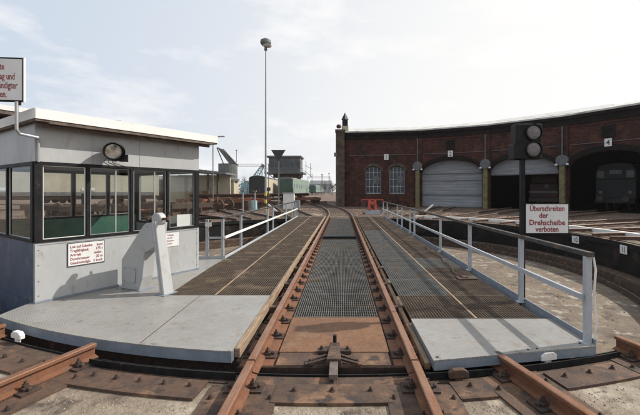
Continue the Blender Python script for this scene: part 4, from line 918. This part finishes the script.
for k in range(3): lbox(MB(), fb, 1.48, 1.495, 5 + k * 6, 6.0 + k * 6, 1.6, 1.85).build('lettering_panel', 'sign_white', tb)
wagon((-60, 44), (-34, 45.5), 2.9, 4.4, 'grey_paint', 'grey_paint', 'dark grey goods wagon behind the beige coach', name='goods_wagon')
# signal tower on legs
t = thing('signal_tower', (-15, 97, GZ), 'raised grey signal tower with a window band on pillars', 'tower')
def T(m_, name, *bx, par=None, bev=0): return MB().box(*bx).build(name, m_, par or t, bevel=bev)
T('tower_grey', 'cabin_body', -19.6, -11.2, 94, 100, 6.6, 10.6)
T('stone_cap', 'roof_slab', -20.2, -10.8, 93.4, 100.6, 10.602, 11.0)
T('tower_grey', 'walkway', -20.6, -10.2, 93, 101, 6.2, 6.598)
T('dark_rust', 'underside_block', -18.6, -11, 95, 99, 5.2, 6.198)
for k in range(6): T('dusty_pane', 'window', -19.3 + k * 1.38, -18.25 + k * 1.38, 93.96, 93.997, 7.9, 9.4)
T('stone_cap', 'pale_band', -19.58, -11.22, 93.965, 93.996, 6.8, 7.5)
for k in range(7): x = -19.45 + k * 1.38; T('stone_cap', 'mullion', x - .07, x + .07, 93.9, 93.955, 7.6, 9.7)
T('stone_cap', 'sill_beam', -19.6, -11.2, 93.88, 93.955, 7.52, 7.598); T('stone_cap', 'head_beam', -19.6, -11.2, 93.88, 93.955, 9.702, 9.85)
for x0_, x1_ in ((-19.8, -16.5), (-17.2, -14.8), (-13.2, -10.8), (-12.6, -10.6)): MB().bar((x0_, 93.6, 6.19) if x0_ < -15 else (x1_, 93.6, 6.19), (x1_, 96.2, 3.6) if x0_ < -15 else (x0_, 96.2, 3.6), .16, .16).build('strut', 'tower_grey', t)
for x in (-15.6, -12.4): T('tower_grey', 'pillar', x, x + 1.1, 96, 97.5, GZ, 5.198)
q = MB()
for k in range(9): x = -20.5 + k * 1.28; q.bar((x, 92.98, 6.6), (x, 92.98, 7.6), .07, .07)
q.bar((-20.5, 92.98, 7.6), (-10.3, 92.98, 7.6), .07, .07); 
q.bar((-10.2, 96, 7), (-8.2, 96, 5.5), .12, .12); q.bar((-10.2, 97, 8.6), (-8.3, 97, 7.8), .1, .1); q.bar((-8.6, 96, 5.2), (-8.6, 96, 9.2), .1, .1); q.bar((-9.8, 96, 5.8), (-9.8, 96, 9.8), .1, .1); q.build('gallery_frame', 'tower_grey', t)
# sanding tower with slanting chute
t = thing('coaling_tower', (-17.8, 55, GZ), 'round grey bunker tower with a dark slanting chute on top', 'tower')
q = MB(); q.box(-19.2, -16.6, 54, 56.5, GZ, 3.1); q.build('tower_base', 'beige_paint', t)
MB().box(-18.7, -17.3, 53.96, 53.995, GZ, 2.2).build('doorway', 'sooty', t)
MB().lathe((-17.9, 55.2, 3.101), [(1.75, 0), (1.75, .3), (1.45, .5), (1.45, 2.6), (1.5, 2.7)], n=22).build('bunker', 'tower_grey', t)
q = MB(); q.prism([at(219, 150, 55), at(216.5, 147, 55), at(222, 149, 55), at(237, 165, 55), at(230, 165, 55)], (0, 1.2, 0)); q.build('chute', 'grey_paint', t)
q = MB(); q.bar(at(224, 165, 54.9), at(217, 148, 54.9), .18, .1); q.bar(at(237, 165, 54.9), at(223, 149, 54.9), .18, .1); q.build('chute_frame', 'clip_iron', t)
# pale blue crane
t = thing('rail_crane', (-21.5, 75, GZ), 'pale blue rail crane with a raised lattice jib', 'crane')
q = MB(); q.prism([at(240, 196, 75), at(252, 196, 75), at(253, 189, 75), at(249, 182, 75), at(241, 183, 75)], (0, 3, 0)); q.build('crane_cab', 'blue_paint', t)
a0, a1 = at(250, 191, 75), at(264, 167, 75); b0, b1 = at(246, 186, 75), at(261, 166, 75); q = MB()
q.bar(a0, a1, .22, .22); q.bar(b0, b1, .22, .22)
for k in range(10): q.bar(a0.lerp(a1, k / 10), b0.lerp(b1, (k + 1) / 10), .12, .12); q.bar(a0.lerp(a1, k / 10), b0.lerp(b1, k / 10), .12, .12)
q.build('jib', 'blue_paint', t)
q = MB(); q.lathe(at(263, 166, 75), [(.35, -.2), (.35, .2)], axis=(0, 1, 0), n=14); q.build('jib_pulley', 'grey_paint', t)
q = MB(); q.box(-23.5, -17, 74, 77.5, .6, .97); q.build('chassis', 'clip_iron', t)
for x in (-22.6, -20.4, -18.2): MB().lathe((x, 74, .4), [(.5, -.1), (.5, .1)], axis=(0, 1, 0), n=14).build('wheel', 'clip_iron', t)
# street lamp and low shed
p = at(213, 137, 42); t = thing('street_lamp', (p.x, 42, GZ), 'curved grey street lamp behind the cabin roof', 'street lamp')
MB().tube([(p.x, 42, GZ), (p.x, 42, p.z - .1), (p.x + .2, 42, p.z), (p.x + .9, 42, p.z + .05)], .06, 8).build('lamp_post', 'grey_paint', t); MB().obox((p.x + 1.1, 42, p.z), .6, .25, .12).build('lamp_head', 'galv', t)
t = thing('low_shed', (-17, 47, GZ), 'low open shed with a dark flat roof right of the cabin', 'shed')
MB().prism([(-24, 46, 4.3), (-15.2, 46, 3.75), (-15.2, 46, 4.0), (-24, 46, 5.0)], (0, 5, 0)).build('roof', 'grey_paint', t)
for x in (-19.4, -17.7, -16.4): MB().box(x - .12, x + .12, 46.3, 46.6, GZ, 3.77).build('pillar', 'ochre_stone', t)
MB().box(-24, -15.6, 49, 49.3, GZ, 3.75).build('rear_wall', 'beige_paint', t); MB().box(-21, -18.6, 47, 48.6, GZ, 1.6).build('crate_stack', 'timber', t)
# wheelsets and bogies standing about
def wheelset(x, y, a, label, r=.5):
    d = Vector((cos(a), sin(a), 0)); c_ = Vector((x, y, GZ + r + .02)); t_ = thing('wheelset', (x, y, GZ), label, 'wheelset', 'loose wheelsets in the yard')
    MB().tube([c_ - d * .95, c_ + d * .95], .08, 10).build('axle', 'rust_rail', t_)
    for sg in (-1, 1): MB().lathe(c_ + d * sg * .75, [(r * .3, -.1), (r * .32, -.06), (r * .85, -.05), (r * .87, -.07), (r, -.07), (r, .05), (r * 1.05, .06), (r * 1.05, .08), (r * .3, .08)], axis=d, n=26).build('wheel', 'dark_rust', t_, smooth=False)
wheelset(-10.6, 27.9, R(20), 'large dark wheelset standing right of the cabin, above the left railing', .62)
wheelset(-10.2, 30.5, R(75), 'dark wheelset seen end on, between the low shed and the mast', .5)
wheelset(-12.6, 31.5, R(40), 'rusty wheelset farthest left behind the large one', .5)
def bogie(x, y, a, label, mt='rust_rail'):
    f_ = lambda u, v, z: Vector((x + u * cos(a) - v * sin(a), y + u * sin(a) + v * cos(a), z)); t_ = thing('bogie', (x, y, GZ), label, 'bogie', 'loose bogies in the yard')
    q_ = MB()
    for v in (-.95, .95): lbox(q_, f_, -1.5, 1.5, v - .05, v + .05, .45, .75)
    for u in (-1.45, 0, 1.45): lbox(q_, f_, u - .1, u + .1, -.9, .9, .5, .72)
    q_.build('bogie_frame', mt, t_)
    for u in (-.95, .95):
        for v in (-.75, .75): MB().lathe(f_(u, v, GZ + .5), [(.48, -.06), (.48, .06)], axis=f_(0, 1, 0) - f_(0, 0, 0), n=20).build('wheel', 'dark_rust', t_)
    for v in (-.95, .95):
        for u in (-.5, .5): MB().lathe(f_(u, v * 1.06, .1), [(.12, 0), (.12, .35)], n=8).build('spring', 'clip_iron', t_)
bogie(-9.0, 34, R(8), 'rusty bogie left of the light mast'); bogie(-9.6, 39, R(-5), 'red painted bogie frame behind the light mast', 'red_paint'); bogie(-13.5, 41, R(12), 'rusty bogie in front of the bunker tower')
bogie(-4.2, 44, R(10), 'rusty bogie right of the relay cabinet'); bogie(-15, 36, R(-10), 'rusty bogie right of the low shed')
# rusty rails stacked low in the yard
for k, (x, y, l_, a, lb) in enumerate(((-14, 33.5, 9, 4, 'stack of rusty rails left of the banded mast foot'), (-8, 48, 12, 2, 'stack of rusty rails behind the relay cabinet'), (-20, 38.5, 9, -4, 'stack of rusty rails in front of the low shed'))):
    q = MB(); a = R(a)
    for r_ in range(5):
        for z in range(2):
            o_ = Vector((x, y + r_ * .2, GZ + .003 + z * .14)); q.bar(o_ - Vector((cos(a), sin(a), 0)) * l_ / 2 + Z * .07, o_ + Vector((cos(a), sin(a), 0)) * l_ / 2 + Z * .07, .08, .13)
    tag(q.build('rail_stack', 'rust_rail'), lb, 'rail stack', 'rail stacks in the yard')
# thin yard posts
for i, (px, h, D, lb) in enumerate(((236.5, 8.5, 60, 'thin dark pole beside the round bunker tower'), (243, 1.5, 26, 'thin pale post left of the red bogies'), (255, 1.5, 26, 'thin pale post just left of the banded mast'), (268.5, 5.5, 52, 'thin pole in front of the black ended wagon'), (329, 9, 150, 'distant pole left of the brick shed corner'), (312, 9.5, 170, 'distant pole right of the signal tower'), (322, 7, 120, 'distant thin post between wagons and brick shed'))):
    p = at(px, 191, D); t = thing('yard_post', (p.x, D, GZ), lb, 'post'); rad = .05 if D < 70 else .12
    MB().tube([(p.x, D, GZ), (p.x, D, h)], rad, 8).build('post', 'galv' if D < 30 else 'grey_paint', t); MB().obox((p.x, D, h), rad * 5, rad * 5, rad * 2).build('post_cap', 'grey_paint', t)
t = thing('dark_signal', (-7.2, 34.5, GZ), 'dark short post signal in front of the green wagon', 'signal')
MB().tube([(-7.2, 34.5, GZ), (-7.2, 34.5, 1.55)], .06, 8).build('post', 'ink', t); MB().box(-7.42, -6.98, 34.4, 34.6, 1.551, 1.9).build('signal_box', 'ink', t)
# switch levers: pale slanting bars
for px, D, lb in ((273, 24.5, 'white slanting point lever just right of the banded mast foot'), (428, 24.0, 'white slanting point lever before the closed shutter')):
    p = at(px, 205, D); t = thing('point_lever', (p.x, D, GZ), lb, 'lever', 'white point levers')
    s = 1 if px > 300 else -1
    MB().bar((p.x - .35 * s, D, .05), (p.x + .35 * s, D, .62), .1, .1).build('lever_arm', 'white_paint', t); MB().obox((p.x - .35 * s, D, GZ), .5, .3, .3).build('lever_box', 'dark_rust', t)
# red winch at the far end
t = thing('red_winch', (2.3, 26, GZ), 'red hand winch with crossbar on a blue grey base beyond the bridge', 'winch')
q = MB(); q.hexa([(1.75, 25.6, GZ + .006), (2.95, 25.6, GZ + .006), (2.85, 26.4, GZ + .006), (1.85, 26.4, GZ + .006), (1.9, 25.7, .12), (2.8, 25.7, .12), (2.75, 26.3, .12), (1.95, 26.3, .12)]); q.build('base', 'bluegrey_box', t)
for x in (2.12, 2.55): MB().hexa([(x - .13, 25.85, .121), (x + .13, 25.85, .121), (x + .13, 26.12, .121), (x - .13, 26.12, .121), (x - .07, 25.9, .86), (x + .07, 25.9, .86), (x + .07, 26.08, .86), (x - .07, 26.08, .86)]).build('side_frame', 'red_paint', t, bevel=.015)
MB().lathe((2.335, 25.98, .42), [(.20, -.085), (.24, -.07), (.14, -.05), (.14, .05), (.24, .07), (.20, .085)], axis=(1, 0, 0), n=18).build('drum', 'dark_rust', t)
MB().lathe((2.335, 25.84, .66), [(.15, -.02), (.15, .02)], axis=(0, 1, 0), n=16).build('gear_wheel', 'red_paint', t)
MB().tube([(1.95, 25.98, .42), (2.8, 25.98, .42)], .035, 8).build('shaft', 'dark_rust', t)
MB().bar((1.5, 25.99, .90), (3.15, 25.99, .90), .09, .05).build('crossbar', 'red_paint', t)
for x in (1.53, 3.12): MB().tube([(x, 25.99, .87), (x, 25.99, .70)], .022, 8).build('crank_handle', 'red_paint', t)
MB().tube([(1.66, 25.99, .4), (1.66, 25.99, .85)], .1, 10).build('dark_cylinder', 'clip_iron', t)
# lone small red stopper
t = thing('concrete_block', (4.2, 25.4, GZ), 'pale broken concrete block right of the red winch', 'block'); MB().obox((4.2, 25.4, GZ + .003), .6, .4, .3, .3).build('block', 'apron_concrete', t, bevel=.04)
# yard clutter
bogie(-13.5, 19.5, R(25), 'dark bogie seen through the second cabin window', 'clip_iron'); bogie(-16.5, 20.5, R(-12), 'dark bogie seen through the first cabin window', 'clip_iron'); bogie(-12.2, 24, R(10), 'dark bogie seen through the third cabin window', 'clip_iron')
bogie(-10.4, 23.2, R(60), 'dark bogie seen through the last cabin window', 'clip_iron')
wheelset(-11.9, 20.8, R(35), 'loose wheelset seen through the third cabin window', .55); wheelset(-14.6, 22.6, R(5), 'loose wheelset seen through the first cabin window', .55)
def drum(x, y, m, lb):
    t_ = thing('oil_drum', (x, y, GZ), lb, 'drum', 'oil drums in the yard'); MB().lathe((x, y, GZ + .003), [(.27, 0), (.29, .02), (.28, .3), (.3, .31), (.28, .32), (.28, .58), (.3, .59), (.28, .6), (.29, .86), (.27, .88)], n=18).build('drum_body', m, t_)
drum(-7.6, 30.5, 'blue_paint', 'pale blue oil drum left of the banded mast foot'); drum(-8.3, 30.9, 'dark_rust', 'rusty oil drum next to the pale blue one'); drum(-3.9, 31, 'grey_paint', 'grey oil drum right of the relay cabinet')
def timber_stack(x, y, a, lb, n=5, L_=2.5):
    t_ = thing('timber_stack', (x, y, GZ), lb, 'timber stack', 'stacks of old sleepers'); a = R(a)
    for r_ in range(3):
        for k in range(n):
            o_ = Vector((x, y, GZ + .004 + r_ * .17)) + Vector((-sin(a), cos(a), 0)) * (k * .29 + random.uniform(-.02, .02)); MB().obox(o_ + Vector((cos(a), sin(a), 0)) * random.uniform(-.15, .15), L_, .25, .165, a).build('sleeper', 'sleeper', t_)
timber_stack(-12.2, 36, 15, 'stack of dark sleepers behind the loose wheelsets'); timber_stack(-6.6, 40, -8, 'stack of dark sleepers behind the triangle signal'); timber_stack(-17, 33, 30, 'stack of dark sleepers in front of the low shed')
def flat_wagon(x, y, a, lb, load=None):
    f_ = lambda u, v, z: Vector((x + u * cos(R(a)) - v * sin(R(a)), y + u * sin(R(a)) + v * cos(R(a)), z)); t_ = thing('flat_wagon', (x, y, GZ), lb, 'wagon')
    q_ = MB(); lbox(q_, f_, -5, 5, -1.3, 1.3, 1.0, 1.15); lbox(q_, f_, -4.9, 4.9, -1.0, 1.0, .75, .999); q_.build('platform', 'yard_rail', t_)
    for u in (-3.4, 3.4):
        for v in (-.75, .75): MB().lathe(f_(u, v, .32), [(.46, -.06), (.46, .06)], axis=f_(0, 1, 0) - f_(0, 0, 0), n=18).build('wheel', 'clip_iron', t_)
    for u in (-4.6, -2.3, 0, 2.3, 4.6): MB().bar(f_(u, -1.28, 1.1), f_(u, -1.28, 2.0), .07, .07).build('stake', 'dark_rust', t_)
    if load:
        q_ = MB(); lbox(q_, f_, -3.8, 2.2, -1.0, .9, 1.152, 1.9); lbox(q_, f_, -2.8, .6, -.9, .8, 1.901, 2.4); q_.build('load', load, t_, bevel=.03)
flat_wagon(-14.5, 46, 8, 'rusty flat wagon with stakes in front of the bunker tower'); flat_wagon(-12, 52, 5, 'flat wagon with stakes left of the mast'); flat_wagon(-10.5, 60, 3, 'flat wagon with stakes below the signal tower')
wagon((-33, 70), (-23, 66), 2.8, 3.9, 'dark_rust', 'dark_rust', 'rusty covered wagon left of the pale blue crane', name='goods_wagon', roofm='grey_paint')
wagon((-31, 57), (-21, 58), 2.8, 3.8, 'grey_paint', 'dark_rust', 'dark brown covered wagon behind the low shed', name='goods_wagon', roofm='grey_paint')
wagon((-23.5, 86), (-16.5, 88), 2.8, 4.0, 'dark_rust', 'grey_paint', 'dark grey covered wagon behind the pale blue crane', name='goods_wagon', roofm='ink')
def gantry(px0, px1, D, h, lb):
    a_, b_ = at(px0, 191, D), at(px1, 191, D); t_ = thing('wire_gantry', (a_.x, D, GZ), lb, 'gantry', 'gantries in the distance')
    for p_ in (a_, b_): MB().bar((p_.x, D, GZ), (p_.x, D, h), .22, .22).build('gantry_post', 'grey_paint', t_)
    q_ = MB(); q_.bar((a_.x, D, h - .2), (b_.x, D, h - .2), .1, .1); q_.bar((a_.x, D, h - .9), (b_.x, D, h - .9), .1, .1); n_ = 8
    for k in range(n_): u0, u1 = a_.x + (b_.x - a_.x) * k / n_, a_.x + (b_.x - a_.x) * (k + 1) / n_; q_.bar((u0, D, h - .9), (u1, D, h - .2), .06, .06)
    q_.build('lattice_beam', 'grey_paint', t_)
gantry(308, 330, 190, 9.5, 'low lattice gantry on the horizon left of the brick shed'); gantry(236, 262, 110, 10.2, 'thin lattice gantry behind the pale blue crane')
rnd = random.Random(12)
def bare_tree(x, y, h, lb):
    t_ = thing('bare_tree', (x, y, GZ), lb, 'tree', 'bare trees beyond the yard'); tr = MB(); cr2 = MB(); tr.tube([(x, y, GZ), (x, y, h * .45)], h * .03, 7, r2=h * .018)
    for k in range(16):
        a = rnd.uniform(0, 2 * pi); b0_ = Vector((x, y, h * rnd.uniform(.25, .45))); e_ = b0_ + Vector((cos(a) * h * rnd.uniform(.1, .3), sin(a) * h * rnd.uniform(.1, .3), h * rnd.uniform(.2, .5))); tr.tube([b0_, e_], h * .01, 5, r2=h * .004)
        for j in range(38):
            c_ = b0_.lerp(e_, rnd.uniform(.4, 1.1)) + Vector((rnd.gauss(0, 1), rnd.gauss(0, 1), rnd.gauss(0, 1))) * h * .055; cr2.add([c_ + Vector((rnd.uniform(-1, 1), rnd.uniform(-1, 1), rnd.uniform(-1, 1))) * h * .022 for _ in range(3)], [(0, 1, 2)])
    tr.build('trunk', 'bark', t_); cr2.build('crown', 'tree_far', t_)
for k, (px, D, h, lb) in enumerate(((306, 150, 7, 'bare tree just right of the signal tower'), (324, 160, 6.5, 'bare tree between the green wagon and the brick shed'), (332, 140, 6, 'bare tree touching the brick shed corner'), (247, 130, 8, 'bare tree behind the pale blue crane'), (229, 120, 7, 'bare tree behind the bunker tower'), (209, 100, 7.5, 'bare tree behind the low shed'))):
    p = at(px, 191, D); bare_tree(p.x, D, h, lb)
# buildings far away
def bld(x0, x1, y, d_, h, m_, lb, name='distant_building', nw=6):
    t_ = thing(name, ((x0 + x1) / 2, y, GZ), lb, 'building')
    MB().box(x0, x1, y, y + d_, GZ, h).build('wall', m_, t_); MB().prism([(x0 - .3, y - .3, h + .002), (x0 - .3, y + d_ + .3, h + .002), (x0 - .3, y + d_ / 2, h + d_ * .22)], (x1 - x0 + .6, 0, 0)).build('roof', 'grey_paint', t_)
    for k in range(nw): xx = x0 + (x1 - x0) * (k + .3) / nw; MB().box(xx, xx + (x1 - x0) / nw * .4, y - .04, y - .003, h * .4, h * .7).build('window', 'dusty_pane', t_)
bld(-24, -8, 260, 14, 6.5, 'shutter', 'pale low building on the horizon left of the brick shed')
bld(-62, -38, 230, 14, 6, 'beige_paint', 'beige low building on the horizon behind the crane')
bld(-112, -80, 200, 16, 7, 'ochre_stone', 'brown long building on the horizon at the left')
bld(-58, -45, 120, 10, 5.2, 'ochre_stone', 'brown shed far behind the low open shed')
# far wood, one mass of bare crowns
b = MB()
rnd = random.Random(3)
for k in range(1500):
    x = rnd.uniform(-330, 20); y = 320 + rnd.uniform(-12, 14); hh = 7.5 + 3.5 * sin(x * .07) * sin(x * .023 + 1) + rnd.uniform(-1.5, 1.5)
    for s_ in range(5):
        c_ = Vector((x + rnd.uniform(-2.2, 2.2), y, rnd.uniform(.5, hh))); v = [c_ + Vector((rnd.uniform(-1.3, 1.3), rnd.uniform(-1.3, 1.3), rnd.uniform(-1.1, 1.1))) for _ in range(3)]; b.add(v, [(0, 1, 2)])
tag(b.build('far_wood', 'tree_far'), 'hazy band of bare trees along the horizon', 'trees', kind='stuff')
# gravel scattered on the near apron
b = MB(); rnd = random.Random(5)
for k in range(5200):
    r = RP + .45 + rnd.random() ** 1.5 * 2.6; a = 180 + rnd.uniform(-34, 34); p = pol(r, a, GZ + .006); s = rnd.uniform(.004, .013)
    V = [p + Vector((rnd.uniform(.6, 1) * s * q_[0], rnd.uniform(.6, 1) * s * q_[1], rnd.uniform(.5, .9) * s * q_[2])) for q_ in ((1, 0, 0), (0, 1, 0), (-1, 0, 0), (0, -1, 0), (0, 0, 1))]
    b.add(V, [(0, 1, 4), (1, 2, 4), (2, 3, 4), (3, 0, 4)])
tag(b.build('loose_gravel', 'stone_bits'), 'loose gravel on the concrete between the near rails', 'gravel', kind='stuff')
b = MB(); rnd = random.Random(9)
for k in range(5000):
    r = 11.4 + rnd.random() * 14; a = rnd.uniform(-70, 70); p = pol(r, a, GZ + .002); s = rnd.uniform(.03, .10)
    V = [p + Vector((rnd.uniform(.6, 1) * s * q_[0], rnd.uniform(.6, 1) * s * q_[1], rnd.uniform(.5, .9) * s * q_[2])) for q_ in ((1, 0, 0), (0, 1, 0), (-1, 0, 0), (0, -1, 0), (0, 0, 1))]
    b.add(V, [(0, 1, 4), (1, 2, 4), (2, 3, 4), (3, 0, 4)])
tag(b.build('yard_ballast', 'ballast'), 'rusty ballast stones in the yard beyond the pit', 'gravel', kind='stuff')

# ------------------------------------------------------------ thin haze over the yard
b = MB(); b.box(-950, 950, -940, 960, -3.2, 15)
hz = b.build('haze', 'ballast'); hz.data.materials.clear()
hm = bpy.data.materials.new('haze'); hm.use_nodes = True; n = hm.node_tree.nodes; l = hm.node_tree.links; n.clear()
o = n.new('ShaderNodeOutputMaterial'); pv = n.new('ShaderNodeVolumePrincipled'); pv.inputs['Color'].default_value = (.95, .96, .97, 1); pv.inputs['Density'].default_value = .0002; pv.inputs['Anisotropy'].default_value = .3
l.new(pv.outputs[0], o.inputs['Volume']); hz.data.materials.append(hm); hz['kind'] = 'stuff'

b = MB(); rnd = random.Random(21)
for k in range(2600):
    r = sqrt(rnd.random()) * 9.2; a = rnd.uniform(0, 360); p = pol(r, a, -1.449 if r < 8.5 else -1.119 if r > 8.92 else -1.449); s_ = rnd.uniform(.012, .05)
    V = [p + Vector((rnd.uniform(.6, 1) * s_ * q_[0], rnd.uniform(.6, 1) * s_ * q_[1], rnd.uniform(.4, .8) * s_ * q_[2])) for q_ in ((1, 0, 0), (0, 1, 0), (-1, 0, 0), (0, -1, 0), (0, 0, 1))]
    b.add(V, [(0, 1, 4), (1, 2, 4), (2, 3, 4), (3, 0, 4)])
tag(b.build('pit_rubble', 'stone_bits'), 'small stones and rubble scattered over the pit floor', 'gravel', kind='stuff')
